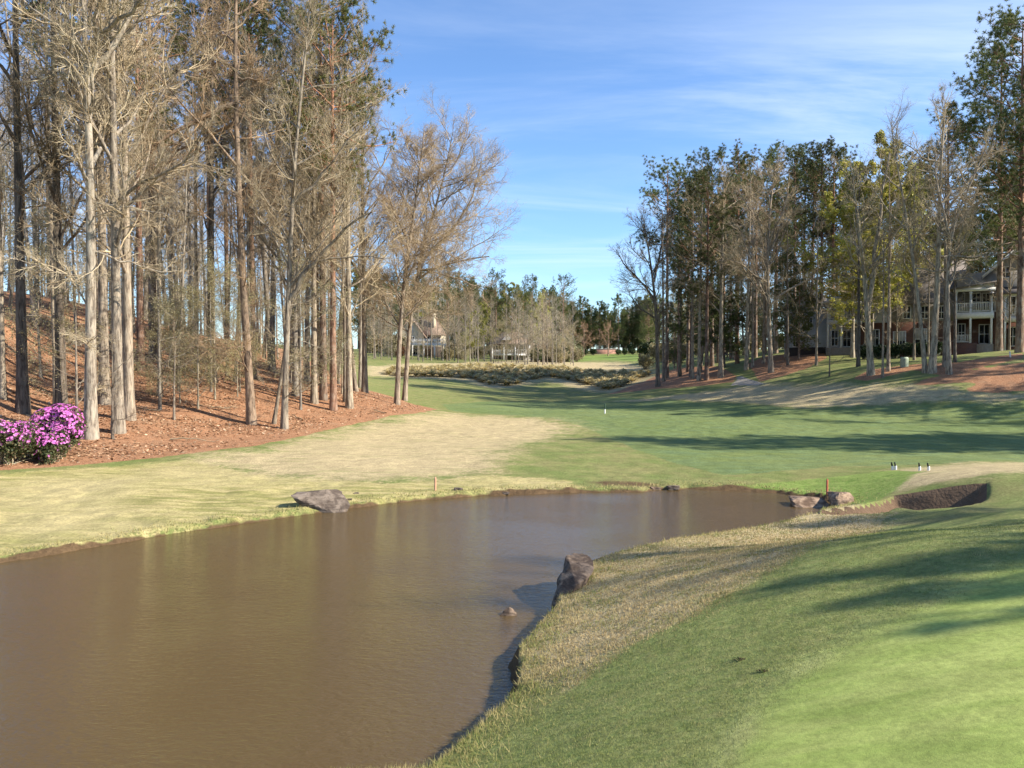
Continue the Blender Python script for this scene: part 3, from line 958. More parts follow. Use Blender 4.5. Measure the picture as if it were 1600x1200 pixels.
# pines standing up out of the left wood
for u, D, vt, w, lab in ((505, 47, -60, 10, 'tall pine whose green layered crown tops the left wood'), (395, 52, -40, 11, 'tall pine with olive crown behind the long dark limb'),
                         (330, 55, -20, 11, 'pine with dark crown behind the bare tops in the left wood'), (240, 50, -80, 12, 'tall pine deep in the left wood behind the flared trunk')):
    x = (u - U0) / FPX * D
    put('toppine', x, D, CAMZ + (570 - vt) / FPX * D - gz(x, D), lab, r=w / FPX * D / 2)


def free(x, y, d):
    return all((x - a) ** 2 + (y - c) ** 2 > d * d for a, c in OCC)


PENDING = []
ORD = 'first second third fourth fifth sixth seventh eighth ninth tenth eleventh twelfth thirteenth fourteenth fifteenth sixteenth seventeenth eighteenth nineteenth twentieth'.split()
ORD += ['twenty-' + q for q in ORD[:9]] + ['thirtieth'] + ['thirty-' + q for q in ORD[:9]]


def name_by_place(marks, noun):
    """give each pending tree a label from the landmarks it is seen between"""
    cells = {}
    for o, kd in PENDING:
        u = U0 + FPX * o.location.x / o.location.y
        k = sum(u >= m for m, _ in marks)
        cells.setdefault((k, kd), []).append((u, o))
    for (k, kd), L in cells.items():
        L.sort(key=lambda a: a[0])
        where = ('left of the ' + marks[0][1]) if k == 0 else ('right of the ' + marks[-1][1]) if k == len(marks) else 'between the %s and %s' % (marks[k - 1][1], marks[k][1])
        for i, (u, o) in enumerate(L):
            o['label'] = '%s, %s from left %s' % (noun[kd], ORD[min(i, 38)], where)
    PENDING.clear()


def scatter(poly, n, dmin, kinds, hr, lab, group, seed, check=None):
    rng = np.random.default_rng(seed)
    poly = np.array(poly, float)
    lo, hi = poly.min(0), poly.max(0)
    k = tries = 0
    names = list(kinds)
    pr = np.array([kinds[q] for q in names], float)
    pr /= pr.sum()
    while k < n and tries < n * 40:
        tries += 1
        p = lo + rng.random(2) * (hi - lo)
        if sdist(p[None], poly)[0] < 0 or not free(p[0], p[1], dmin) or (check and not check(p)):
            continue
        kd = names[rng.choice(len(names), p=pr)]
        H = rng.uniform(*hr[kd])
        o = put(kd, p[0], p[1], H, lab[kd], group[kd])
        if kd in ('slim', 'thick', 'under', 'far'):
            o.rotation_euler = (rng.normal(0, .04), rng.normal(0, .04), o.rotation_euler[2])
        PENDING.append((o, kd))
        k += 1


inview = lambda p: abs(p[0]) < .70 * p[1]
L_MARKS = [(36, 'azalea'), (142, 'thick grey trunk'), (250, 'lone pale trunk'), (393, 'reddish curved trunk'), (521, 'reddish pole'), (620, 'twin trees')]
scatter([(-22, 33), (-27, 40), (-60, 60), (-62, 85), (-22, 92), (-13.5, 68), (-11.5, 58), (-15, 46)], 104, 2.0,
        {'thick': .17, 'slim': .62, 'toppine': .035, 'under': .175}, {'thick': (19, 25), 'slim': (14, 21), 'toppine': (23, 27), 'under': (6, 10)},
        {'thick': '', 'slim': '', 'toppine': '', 'under': ''},
        {'thick': 'thick bare trees on the left slope', 'slim': 'slim bare trees on the left slope', 'toppine': 'pines on the left slope', 'under': 'understory trees on the left slope'}, 5, inview)
urng = np.random.default_rng(64)
for i in range(20):
    p = hit1(urng.uniform(160, 540), urng.uniform(575, 640))
    if free(p[0], p[1], 1.0):
        PENDING.append((put('under', p[0], p[1], urng.uniform(4.5, 7.5), '', 'understory trees on the left slope', tint=(1.05, 1.05, .95)), 'under'))
name_by_place(L_MARKS, {'thick': 'thick slope tree', 'slim': 'slim slope tree', 'toppine': 'slope pine', 'under': 'olive slope tree'})
scatter([(-62, 85), (-22, 92), (-24, 150), (-100, 150)], 62, 2.6,
        {'far': .70, 'pine': .10, 'under': .20}, {'far': (15, 21), 'pine': (20, 26), 'under': (7, 10)}, {'far': '', 'pine': '', 'under': ''},
        {'far': 'far bare trees behind the left slope', 'pine': 'far pines behind the left slope', 'under': 'far olive trees behind the left slope'}, 6, inview)
name_by_place(L_MARKS, {'far': 'bare crest tree', 'pine': 'crest pine', 'under': 'olive crest tree'})

# right-hand wood ------------------------------------------------------
hero(1361, 586, 11.5, [(1361, 586), (1357, 520), (1354, 470), (1350, 420), (1343, 370), (1336, 310), (1330, 260)],
     [([(1356, 490), (1366, 420), (1371, 360), (1380, 290), (1388, 240)], 8), ([(1353, 440), (1335, 430), (1322, 440)], 3), ([(1358, 420), (1390, 380), (1420, 330)], 4)],
     'pale double-stemmed tree forking low in front of the brick wall', 111, (1.1, 1.08, 1.0), crown0=.5, spread=.22, dens=.8)
hero(1446, 582, 8, [(1446, 582), (1438, 500), (1430, 430), (1421, 370), (1410, 300), (1398, 240), (1392, 190)],
     [([(1428, 420), (1470, 424), (1500, 425)], 2.5), ([(1420, 360), (1385, 330), (1360, 290)], 4)],
     'slender pale trunk leaning left beside the straightest tall pale one', 112, (1.1, 1.06, .98), crown0=.42, spread=.24, dens=.8)
hero(1456, 582, 12, [(1456, 582), (1462, 500), (1466, 420), (1467, 350), (1469, 280), (1473, 210), (1477, 160)],
     [([(1467, 350), (1500, 300), (1530, 260), (1550, 230)], 5), ([(1466, 400), (1490, 400), (1515, 408), (1530, 405)], 5)],
     'tallest pale trunk with a wide foot left of the upper porch', 113, (1.18, 1.14, 1.05), crown0=.42, spread=.2, dens=.8)
hero(1483, 584, 8.5, [(1483, 584), (1481, 500), (1480, 420), (1486, 360), (1505, 310), (1530, 260), (1548, 210)],
     [([(1483, 400), (1520, 405), (1560, 395), (1590, 400)], 4), ([(1482, 440), (1510, 430), (1540, 450)], 3), ([(1484, 370), (1465, 300), (1460, 240)], 4)],
     'pale trunk close in front of the porch, its top leaning right', 114, (1.05, 1.0, .95), crown0=.4, spread=.26, dens=.8)
hero(1205, 582, 9, [(1205, 582), (1201, 500), (1199, 420), (1201, 350), (1207, 290), (1212, 258)],
     [([(1200, 480), (1225, 455), (1255, 440), (1285, 432), (1310, 425)], 4.5), ([(1199, 470), (1180, 430), (1165, 380), (1150, 350)], 4.5), ([(1200, 400), (1225, 340), (1230, 290)], 5)],
     'bare tree with wide low limbs at the right end of the grove by the path', 115, (1.05, .98, .9), crown0=.32, spread=.26, nl=18)
hero(1028, 604, 7.5, [(1028, 604), (1027, 540), (1025, 480), (1018, 420), (1010, 370), (1004, 335)],
     [([(1025, 470), (1000, 440), (975, 415), (963, 390)], 3.5), ([(1022, 440), (1035, 380), (1035, 330)], 4)],
     'dark trunked bare tree at the left end of the right grove', 116, (.55, .52, .5), crown0=.3, spread=.26, nl=18)
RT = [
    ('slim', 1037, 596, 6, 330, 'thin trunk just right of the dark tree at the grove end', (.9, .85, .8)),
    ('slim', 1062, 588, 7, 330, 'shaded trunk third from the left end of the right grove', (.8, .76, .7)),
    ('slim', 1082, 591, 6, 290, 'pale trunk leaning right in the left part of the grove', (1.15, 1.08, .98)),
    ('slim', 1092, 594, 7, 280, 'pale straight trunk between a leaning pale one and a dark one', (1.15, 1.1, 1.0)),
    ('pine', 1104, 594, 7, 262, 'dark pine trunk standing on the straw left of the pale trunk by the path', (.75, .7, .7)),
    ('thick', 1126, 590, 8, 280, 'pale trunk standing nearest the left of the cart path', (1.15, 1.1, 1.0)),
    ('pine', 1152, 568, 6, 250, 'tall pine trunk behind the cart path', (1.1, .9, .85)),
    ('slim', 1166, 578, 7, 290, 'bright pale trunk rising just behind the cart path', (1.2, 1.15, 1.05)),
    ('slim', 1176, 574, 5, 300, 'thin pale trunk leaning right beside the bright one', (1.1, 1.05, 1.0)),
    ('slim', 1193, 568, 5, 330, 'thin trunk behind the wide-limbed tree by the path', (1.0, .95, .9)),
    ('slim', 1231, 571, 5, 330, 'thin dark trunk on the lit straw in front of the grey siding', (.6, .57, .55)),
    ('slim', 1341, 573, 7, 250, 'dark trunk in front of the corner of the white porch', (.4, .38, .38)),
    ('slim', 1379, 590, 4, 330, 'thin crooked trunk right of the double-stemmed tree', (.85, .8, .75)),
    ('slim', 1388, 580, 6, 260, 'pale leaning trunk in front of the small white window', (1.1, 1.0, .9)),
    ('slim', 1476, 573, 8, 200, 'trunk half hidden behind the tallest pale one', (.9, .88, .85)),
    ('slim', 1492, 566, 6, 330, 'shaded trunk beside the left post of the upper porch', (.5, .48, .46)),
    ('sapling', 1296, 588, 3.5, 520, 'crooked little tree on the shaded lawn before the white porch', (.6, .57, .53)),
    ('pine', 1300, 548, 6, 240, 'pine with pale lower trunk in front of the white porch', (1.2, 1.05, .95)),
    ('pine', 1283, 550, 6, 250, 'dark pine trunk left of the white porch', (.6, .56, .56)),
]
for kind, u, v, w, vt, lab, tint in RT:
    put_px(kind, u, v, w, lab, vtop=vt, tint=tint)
for u, D, vt, w, lab, kd in ((1592, 60, 40, 11, 'tallest pine at the right edge with a dense dark crown', 'bigpine'), (1655, 57, 20, 12, 'big pine just beyond the right edge', 'bigpine'), (1560, 68, 90, 10, 'pine with ragged crown left of the tallest right-hand pine', 'bigpine'),
                             (1478, 64, 170, 9, 'pine rising behind the leaning pale trunks', 'pine'), (1530, 100, 330, 9, 'pine low behind the roof of the right house', 'fullpine'), (1590, 100, 300, 9, 'dark pine behind the chimney', 'fullpine'),
                             (1388, 77, 268, 6, 'budding yellow tree above the grey roof', 'bud'), (1332, 76, 262, 6, 'budding yellow tree behind the white porch roof', 'bud'), (1362, 79, 330, 5, 'low budding tree behind the gable', 'bud'), (1352, 76, 350, 5, 'lower yellow-green tree left of the gable', 'bud'),
                             (1428, 84, 300, 6, 'budding tree right of the large grey roof', 'bud')):
    x = (u - U0) / FPX * D
    put(kd, x, D, CAMZ + (570 - vt) / FPX * D - gz(x, D), lab, r=w / FPX * D / 2)
for u, D, vt in ((1042, 92, 268), (1075, 95, 285), (1112, 96, 262), (1150, 100, 262), (1180, 96, 256), (1212, 100, 248), (1240, 98, 256), (1268, 98, 250), (1300, 103, 262), (1060, 100, 330), (1130, 90, 300), (1195, 104, 280), (1255, 105, 275)):
    x = (u - U0) / FPX * D
    PENDING.append((put('pine', x, D, CAMZ + (570 - vt) / FPX * D - gz(x, D), '', 'pines topping the right grove'), 'pine'))
R_MARKS = [(1028, 'dark end tree'), (1082, 'leaning pale trunk'), (1126, 'path-side pale trunk'), (1205, 'wide-limbed tree'), (1300, 'white porch'), (1456, 'tallest pale trunk')]
name_by_place(R_MARKS, {'pine': 'green-topped pine'})
scatter([(15.5, 74), (33, 78), (30, 92), (66, 92), (84, 118), (36, 116), (19, 92)], 66, 2.5,
        {'slim': .42, 'far': .34, 'pine': .14, 'fullpine': .10}, {'slim': (14, 20), 'far': (13, 19), 'pine': (19, 24), 'fullpine': (12, 20)},
        {'slim': '', 'far': '', 'pine': '', 'fullpine': ''},
        {'slim': 'slim bare trees in the right grove', 'far': 'bare trees at the back of the right grove', 'pine': 'pines in the right grove', 'fullpine': 'dark pines at the back of the right grove'}, 8,
        lambda p: inview(p) and p[1] > 79 and not (27 < p[0] < 62 and p[1] < 98))
brng = np.random.default_rng(31)
for i in range(30):
    u, D = brng.uniform(1045, 1260), brng.uniform(106, 150)
    x = (u - U0) / FPX * D
    if not free(x, D, 2.2):
        continue
    PENDING.append((put('fullpine' if i % 3 else 'under', x, D, brng.uniform(8, 12.5), '', 'low dark trees behind the right grove'), 'fullpine' if i % 3 else 'under'))
name_by_place(R_MARKS, {'under': 'low olive tree', 'slim': 'slim grove trunk', 'far': 'hazy grove tree', 'pine': 'grove pine', 'fullpine': 'dark grove pine'})

hrng = np.random.default_rng(12)
for i in range(13):
    u, D = hrng.uniform(1225, 1600), hrng.uniform(60, 74)
    x = (u - U0) / FPX * D
    if not free(x, D, 1.4) or D > 77 - max(0, (u - 1480)) * .05:
        continue
    kd = ('slim', 'slim', 'far')[i % 3]
    if 1290 < u < 1335 or 1490 < u < 1560:
        continue
    PENDING.append((put(kd, x, D, {'slim': hrng.uniform(13, 18), 'far': hrng.uniform(9, 15), 'under': hrng.uniform(6, 9)}[kd], '', 'trees before the houses', tint=(.85, .8, .73)), kd))
for u, D in ((1228, 81), (1248, 80)):
    x = (u - U0) / FPX * D
    PENDING.append((put('fullpine', x, D, hrng.uniform(8, 10.5), '', 'small dark pines before the grey siding'), 'fullpine'))
name_by_place(R_MARKS, {'slim': 'slim house-front tree', 'far': 'bare house-front tree', 'under': 'olive house-front tree', 'fullpine': 'short dark pine'})

# far end of the hole ----------------------------------------------------
for kd, u, D, vt, lab in (('pine', 775, 190, 428, 'far pine with pointed dark crown right of the yellow tree'), ('fullpine', 738, 200, 446, 'far dark pine left of the pointed one'), ('pine', 832, 215, 436, 'far broad pine above the second house'),
                          ('fullpine', 858, 215, 450, 'far dense pine between the broad one and the open-topped one'), ('pine', 880, 225, 440, 'far open-topped pine left of the sky gap'), ('pine', 918, 270, 468, 'small far pine in the sky gap'),
                          ('fullpine', 800, 205, 460, 'far dark pine behind the yellow tree'), ('pine', 700, 180, 415, 'far pine behind the cream house chimney'), ('pine', 668, 185, 425, 'far pine behind the cream house roof'),
                          ('bud', 757, 160, 474, 'yellow-green budding tree between the two far houses'), ('bud', 735, 158, 500, 'lower yellow-green tree left of the far budding tree'), ('bud', 668, 172, 450, 'yellow-green tree beside the cream house gable'),
                          ('bud', 845, 188, 470, 'olive budding tree above the white porch house'), ('myrtle', 912, 222, 506, 'left pinkish bare crepe myrtle by the far hedge'), ('myrtle', 950, 226, 505, 'right pinkish bare crepe myrtle by the far hedge')):
    x = (u - U0) / FPX * D
    t_ = (1.25, .92, .85) if kd == 'myrtle' else None
    put(kd, x, D, CAMZ + (570 - vt) / FPX * D - gz(x, D), lab, tint=t_)
F_MARKS = [(640, 'cream house gable'), (695, 'cream house deck'), (757, 'yellow budding tree'), (832, 'far broad pine'), (912, 'left crepe myrtle'), (985, 'sky gap')]
frng = np.random.default_rng(77)
for i in range(170):
    u, D = frng.uniform(575, 900), frng.uniform(134, 178)
    x = (u - U0) / FPX * D
    if not free(x, D, 1.1) or (618 < u < 705 and (D > 154 or i % 2)):
        continue
    vt = frng.uniform(455, 505)
    kd = ('slim', 'far', 'far', 'under')[i % 4]
    if kd == 'under':
        vt = frng.uniform(500, 528)
    PENDING.append((put(kd, x, D, CAMZ + (570 - vt) / FPX * D - gz(x, D), '', 'thin trees by the far houses'), kd))
name_by_place(F_MARKS, {'slim': 'thin bare far tree', 'far': 'hazy bare far tree', 'under': 'low olive far tree'})
for i in range(215):
    u, D = (frng.uniform(560, 1120), frng.uniform(186, 340)) if i < 160 else (frng.uniform(885, 1020), frng.uniform(265, 350))
    x = (u - U0) / FPX * D
    if not free(x, D, 2.6) or (870 < u < 1010 and D < 240):
        continue
    lim = np.interp(u, [560, 700, 800, 880, 905, 950, 985, 1120], [425, 430, 450, 455, 485, 492, 475, 440])
    vt = lim + (frng.uniform(0, 30) if i < 160 else frng.uniform(0, 14))
    kd = ('fullpine', 'far', 'fullpine', 'pine', 'bud')[i % 5 if i % 15 != 4 else 4]
    if kd == 'bud' and i % 15 != 4:
        kd = 'fullpine'
    PENDING.append((put(kd, x, D, CAMZ + (570 - vt) / FPX * D - gz(x, D), '', 'trees of the far tree line'), kd))
name_by_place(F_MARKS, {'fullpine': 'dark tree-line pine', 'far': 'bare tree-line tree', 'pine': 'tall tree-line pine', 'bud': 'budding tree-line tree'})

for i in range(20):
    u, D = 872 + i * 7.4 + frng.uniform(-3, 3), frng.uniform(252, 262)
    x = (u - U0) / FPX * D
    PENDING.append((put('fullpine', x, D, frng.uniform(12, 19), '', 'trees behind the far hedge'), 'fullpine'))
for u, D in ((644, 148), (653, 145), (668, 150), (674, 146), (684, 151), (692, 147), (661, 143), (637, 150)):
    x = (u - U0) / FPX * D
    PENDING.append((put('slim', x, D, frng.uniform(12, 17), '', 'thin trees before the cream house'), 'slim'))
name_by_place(F_MARKS, {'fullpine': 'bushy pine behind hedge', 'slim': 'cream-house screen tree'})

# pines beyond the right edge of the view; they cast the shade on fairway and green
for x, y, H, kd in ((38, 26, 22, 'pine'), (43, 24.5, 24, 'pine'), (48, 26, 23, 'fullpine'), (55, 24.5, 23, 'pine'), (61, 26, 25, 'fullpine'), (52, 31, 18, 'thick'), (47, 44, 22, 'pine'), (52, 47, 24, 'pine'), (57, 41, 22, 'fullpine'), (56, 52, 23, 'pine'), (50, 38, 19, 'thick'), (63, 47, 24, 'fullpine'),
                    (18.7, 2.8, 10.5, 'fullpine'), (18.4, 3.9, 10.2, 'fullpine'), (21.8, 2.3, 11.5, 'fullpine'), (22.2, 3.6, 12, 'fullpine'), (20.5, 2.9, 10.8, 'fullpine'), (25.3, 2.8, 13, 'fullpine'), (28.3, 1.9, 14, 'fullpine'), (28.3, 3.3, 14, 'fullpine'), (27, 5.2, 17, 'slim'), (26.5, 6.8, 16, 'slim'), (34, 7.6, 17, 'pine'), (22, 5.4, 14.5, 'thick'), (23.5, 7.4, 15, 'thick')):
    put(kd, x, y, H, 'tree of the wood beyond the right edge whose shade falls on the fairway', 'trees beyond the right edge', r=.06 if kd == 'fullpine' and y < 5 else None)
#@@OBJECTS
# ------------------------------------------------------------------ simple materials
def plain(name, c, rough=.7, noise_amt=.25, scale=6.0, bmp=0.0):
    m, t, b = newmat(name)
    oc = nd(t, 'ShaderNodeTexCoord').outputs['Object']
    k = 1 - noise_amt
    col_in(t, b, mixc(t, sstep(t, nz(t, oc, scale, 4, .6), .3, .7), (c[0] * k, c[1] * k, c[2] * k), c))
    b.inputs['Roughness'].default_value = rough
    if bmp:
        bump(t, b, nz(t, oc, scale * 3, 4), .5, bmp)
    return m


def siding(name, c, pitch=.18):
    m, t, b = newmat(name)
    oc = nd(t, 'ShaderNodeTexCoord').outputs['Object']
    zc = nd(t, 'ShaderNodeSeparateXYZ', {0: oc}).outputs[2]
    fr = mth(t, 'FRACT', mth(t, 'DIVIDE', zc, pitch))
    col_in(t, b, mixc(t, sstep(t, nz(t, oc, 1.5, 4), .3, .7), (c[0] * .85, c[1] * .85, c[2] * .85), c))
    bump(t, b, fr, .6, .02)
    b.inputs['Roughness'].default_value = .65
    return m


def brickmat(name):
    m, t, b = newmat(name)
    oc = nd(t, 'ShaderNodeTexCoord').outputs['Object']
    s_ = nd(t, 'ShaderNodeSeparateXYZ', {0: oc})
    v = nd(t, 'ShaderNodeCombineXYZ', {0: mth(t, 'ADD', s_.outputs[0], s_.outputs[1]), 1: s_.outputs[2], 2: 0.0}).outputs[0]
    br = nd(t, 'ShaderNodeTexBrick', {'Vector': v, 'Color1': (.160, .055, .034, 1), 'Color2': (.110, .040, .027, 1), 'Mortar': (.20, .155, .12, 1), 'Scale': 1.0,
                                      'Mortar Size': .010, 'Brick Width': .22, 'Row Height': .075})
    col_in(t, b, br.outputs[0])
    bump(t, b, br.outputs[1], .5, -.01)
    return m


def shinglemat(name, c):
    m, t, b = newmat(name)
    oc = nd(t, 'ShaderNodeTexCoord').outputs['Object']
    n_ = nz(t, vscale(t, oc, (3, 3, 14)), 1.0, 4, .65)
    col_in(t, b, mixc(t, sstep(t, n_, .35, .65), (c[0] * .6, c[1] * .6, c[2] * .6), c))
    bump(t, b, n_, .6, .03)
    return m


WHITE = plain('white_paint', (.76, .75, .72), .5, .10)
SID_GREY = siding('grey_siding', (.46, .465, .47))
SID_TAN = siding('tan_siding', (.30, .275, .245))
SID_CREAM = siding('cream_siding', (.62, .54, .38))
BRICK = brickmat('red_brick')
ROOF_GREY = shinglemat('grey_shingles', (.19, .165, .145))
ROOF_BROWN = shinglemat('brown_shingles', (.30, .215, .16))
DARK_WOOD_SHADE = plain('dark_wood_and_shade', (.06, .045, .035), .8)
DECK = plain('deck_boards', (.34, .28, .21), .8)
GLASS, t, b = newmat('window_glass')
b.inputs['Base Color'].default_value = (.018, .022, .026, 1)
b.inputs['Roughness'].default_value = .06
b.inputs['Specular IOR Level'].default_value = .6
BLIND = plain('window_blind', (.50, .47, .42), .8, .1)


class House:
    def __init__(self, name, label, A, rz):
        self.A = np.array(A, float)
        self.e = np.array([math.cos(rz), math.sin(rz)])
        self.n = np.array([-math.sin(rz), math.cos(rz)])
        self.z0 = gz(*A)
        self.root = thing(name, label, 'house', (A[0], A[1], self.z0), rz)

    def at(self, u, v, off=0.0):
        d = rays(u, v)
        tt = (off + self.A @ self.n) / (d[:2] @ self.n)
        P = CAM + d * tt
        return float((P[:2] - self.A) @ self.e), float(P[2] - self.z0)

    def rect(self, u0, v0, u1, v1, off):
        (x0, z1), (x1, z0) = self.at(u0, v0, off), self.at(u1, v1, off)
        return x0, x1, z0, z1

    def mesh(self, name, parts, mat, parent=None):
        """parts: boxes (x0,x1,y0,y1,z0,z1) or prisms ('p', [(x,z)...], y0, y1)"""
        a = Acc()
        for q in parts:
            if q[0] == 'p':
                pts, y0, y1 = q[1], q[2], q[3]
                k = len(pts)
                V = np.array([(x, y0, z) for x, z in pts] + [(x, y1, z) for x, z in pts], float)
                for i in range(k):
                    j = (i + 1) % k
                    a.add(V[[i, j, k + j, k + i]], np.array([[0, 1, 2, 3]]))
                c = V[:k].mean(0)
                for side in (V[:k], V[k:]):
                    cc = side.mean(0)
                    for i in range(k):
                        a.add(np.array([cc, side[i], side[(i + 1) % k]]), np.array([[0, 1, 2]]))
            elif q[0] == 'q':                     # sloping slab: four corners, thickness downward
                V = np.array(q[1], float)
                V = np.vstack([V, V - np.array([0, 0, q[2]])])
                a.add(V, np.array([[0, 1, 2, 3], [7, 6, 5, 4], [0, 4, 5, 1], [1, 5, 6, 2], [2, 6, 7, 3], [3, 7, 4, 0]]))
            else:
                x0, x1, y0, y1, z0, z1 = q
                V = np.array([(x, y, z) for z in (z0, z1) for x, y in ((x0, y0), (x1, y0), (x1, y1), (x0, y1))], float)
                a.add(V, np.array([[3, 2, 1, 0], [4, 5, 6, 7], [0, 1, 5, 4], [1, 2, 6, 5], [2, 3, 7, 6], [3, 0, 4, 7]]))
        return link(name, a.mesh(name, [mat], smooth=False), parent or self.root)

    def window(self, u0, v0, u1, v1, off, bars=1, blind=False, rows=1):
        x0, x1, z0, z1 = self.rect(u0, v0, u1, v1, off)
        y1, y0, w = off, off - .10, .09
        p = [(x0 - w, x0, y0, y1, z0 - w, z1 + w), (x1, x1 + w, y0, y1, z0 - w, z1 + w), (x0, x1, y0, y1, z1, z1 + w), (x0, x1, y0 - .04, y1, z0 - w, z0)]
        for i in range(bars):
            xc = x0 + (x1 - x0) * (i + 1) / (bars + 1)
            p.append((xc - .03, xc + .03, y0 + .02, y1, z0, z1))
        for i in range(rows):
            zc = z0 + (z1 - z0) * (i + 1) / (rows + 1)
            p.append((x0, x1, y0 + .035, y1, zc - .03, zc + .03))
        f = self.mesh('window', p, WHITE)
        self.mesh('pane', [(x0, x1, y0 + .05, y1 - .005, z0, z1)], GLASS, f)
        if blind:
            self.mesh('blind', [(x0, x1, y0 + .042, y0 + .049, z0 + (z1 - z0) * .45, z1)], BLIND, f)

    def railing(self, x0, x1, y, z0, z1, mat=None):
        p = [(x0, x1, y - .04, y + .04, z1 - .07, z1), (x0, x1, y - .03, y + .03, z0 + .06, z0 + .13)]
        k = max(2, int((x1 - x0) / .14))
        for i in range(k):
            x = x0 + (x1 - x0) * (i + .5) / k
            p.append((x - .025, x + .025, y - .02, y + .02, z0 + .13, z1 - .07))
        o = self.mesh('railing', p, mat or WHITE)
        return o

    def post(self, u, v0, v1, off, w=.09, foot=None):
        x, zt = self.at(u, v0, off)
        zb = self.at(u, v1, off)[1] if foot is None else foot
        P = self.A + self.e * x + self.n * off
        zb = min(zb, gz(*P) - self.z0 - .05) if foot is None else zb
        self.mesh('post', [(x - w, x + w, off - w, off + w, zb, zt - .002), (x - w * 1.5, x + w * 1.5, off - w * 1.5, off + w * 1.5, zt - .22, zt - .10)], WHITE)
        return x


RZ = -R(35.2)
AH = (31.0, 87.0)
# left house: pale siding and a white two-storey porch
h = House('townhouse', 'pale grey house with a white two-storey porch behind the right grove', AH, RZ)
x0, x1, z0, z1 = h.rect(1226, 486, 1291, 552, 0)
h.mesh('wall', [(x0, x1, 0, 8, -2.5, z1)], SID_GREY)
gx = x1
h.mesh('gable_roof', [('q', [(x0 - .4, -.5, z1), ((x0 + x1) / 2, -.5, z1 + 2.0), ((x0 + x1) / 2, 8.4, z1 + 2.0), (x0 - .4, 8.4, z1)], .18),
                      ('q', [((x0 + x1) / 2, -.5, z1 + 2.0), (x1 + .3, -.5, z1), (x1 + .3, 8.4, z1), ((x0 + x1) / 2, 8.4, z1 + 2.0)], .18)], ROOF_GREY)
h.mesh('gable_wall', [('p', [(x0, z1 - .1), (x1, z1 - .1), ((x0 + x1) / 2, z1 + 1.8)], .02, .3)], SID_GREY)
h.window(1240, 497, 1247, 512, 0)
h.window(1262, 497, 1269, 512, 0)
h.window(1240, 525, 1247, 541, 0)
PX0, PXZ = h.at(1292, 507, -2.6)
PX1, _ = h.at(1343, 507, -2.6)
zf, zt = h.at(1315, 506, -2.6)[1], h.at(1315, 497, -2.6)[1]
h.mesh('porch_wall', [(gx + .01, PX1 + 2, 0.02, 7, -2.5, h.at(1340, 462, 0)[1])], SID_GREY)
h.mesh('porch_floor', [(PX0, PX1, -2.7, 0.0, zf - .02, zt - .15)], WHITE)
h.railing(PX0, PX1, -2.6, zt - .13, h.at(1315, 481, -2.6)[1])
for u in (1294, 1315, 1341):
    h.post(u, 476, 545, -2.6)
zc = h.at(1315, 476, -2.6)[1]
h.mesh('porch_beam', [(PX0 - .2, PX1 + .2, -2.75, -2.45, zc, zc + .28)], WHITE)
xr0, zr0 = h.at(1306, 476, -2.8)
xr1, zr1 = h.at(1346, 458, -2.8)
h.mesh('pediment', [('p', [(PX0 + .2, zc + .28), (PX1, zc + .28), (PX1, zr1 - .2)], -2.7, -2.5)], WHITE)
h.mesh('porch_roof', [('q', [(PX0 - .5, -3.1, zc + .34), (PX1 + .3, -3.1, zr1 + .1), (PX1 + .3, 4, zr1 + .1), (PX0 - .5, 4, zc + .34)], .16)], ROOF_GREY)
h.mesh('fascia', [('q', [(PX0 - .5, -3.16, zc + .34), (PX1 + .3, -3.16, zr1 + .1), (PX1 + .3, -3.105, zr1 + .1), (PX0 - .5, -3.105, zc + .34)], .30)], WHITE)
h.mesh('porch_slab', [(PX0, PX1, -2.8, 0.0, -2.2, h.at(1315, 543, -2.6)[1])], DECK)
for (a, b_, c_, d_) in ((1298, 482, 1306, 500), (1310, 482, 1318, 500), (1324, 484, 1333, 500), (1300, 517, 1309, 540), (1318, 517, 1329, 541)):
    h.window(a, b_, c_, d_, 0.0)
h.mesh('skirt_wall', [(x0 + .1, gx - .05, -.06, -.005, -2.4, h.at(1250, 543, 0)[1])], DARK_WOOD_SHADE)

# middle house: tall pale gable over brick, big grey roof
h = House('townhouse', 'brick house with a tall pale gable and a large grey roof', AH, RZ)
F = -1.2
xa, zb = h.at(1345, 505, F)
xb, _ = h.at(1393, 505, F)
xc, zc = h.at(1377, 431, F)
_, ze = h.at(1345, 468, F)
h.mesh('gable_wall', [('p', [(xa, zb), (xb, zb), (xb, h.at(1393, 464, F)[1]), (xc, zc), (xa, ze)], F, F + 7)], SID_GREY)
h.mesh('gable_roof', [('q', [(xa - .5, F - .4, ze - .35), (xc, F - .4, zc + .15), (xc, F + 7.5, zc + .15), (xa - .5, F + 7.5, ze - .35)], .2),
                      ('q', [(xc, F - .4, zc + .15), (xb + .6, F - .4, h.at(1393, 464, F)[1] - .4), (xb + .6, F + 7.5, h.at(1393, 464, F)[1] - .4), (xc, F + 7.5, zc + .15)], .2)], ROOF_GREY)
h.mesh('brick_wall', [(xa + .02, h.at(1492, 505, F)[0], F - .03, F + 7, -3.0, zb - .02)], BRICK)
xm, zm = h.at(1492, 470, F)
h.mesh('wall', [(xb + .01, xm, F + .02, F + 7, zb, h.at(1440, 472, F)[1])], SID_TAN)
zE, zR = h.at(1440, 472, F)[1], h.at(1440, 410, F + 5)[1]
h.mesh('roof', [('q', [(xb - .2, F - .6, zE - .1), (xm + .6, F - .6, zE - .1), (xm + .6, F + 5.5, zR), (xb - .2, F + 5.5, zR)], .22)], ROOF_GREY)
h.window(1397, 519, 1414, 544, F - .03, bars=3, blind=True, rows=0)
h.window(1430, 515, 1447, 544, F - .03, bars=1, blind=True)
h.window(1350, 477, 1357, 499, F)
h.window(1412, 479, 1422, 497, F + .02)
h.window(1440, 479, 1450, 497, F + .02)
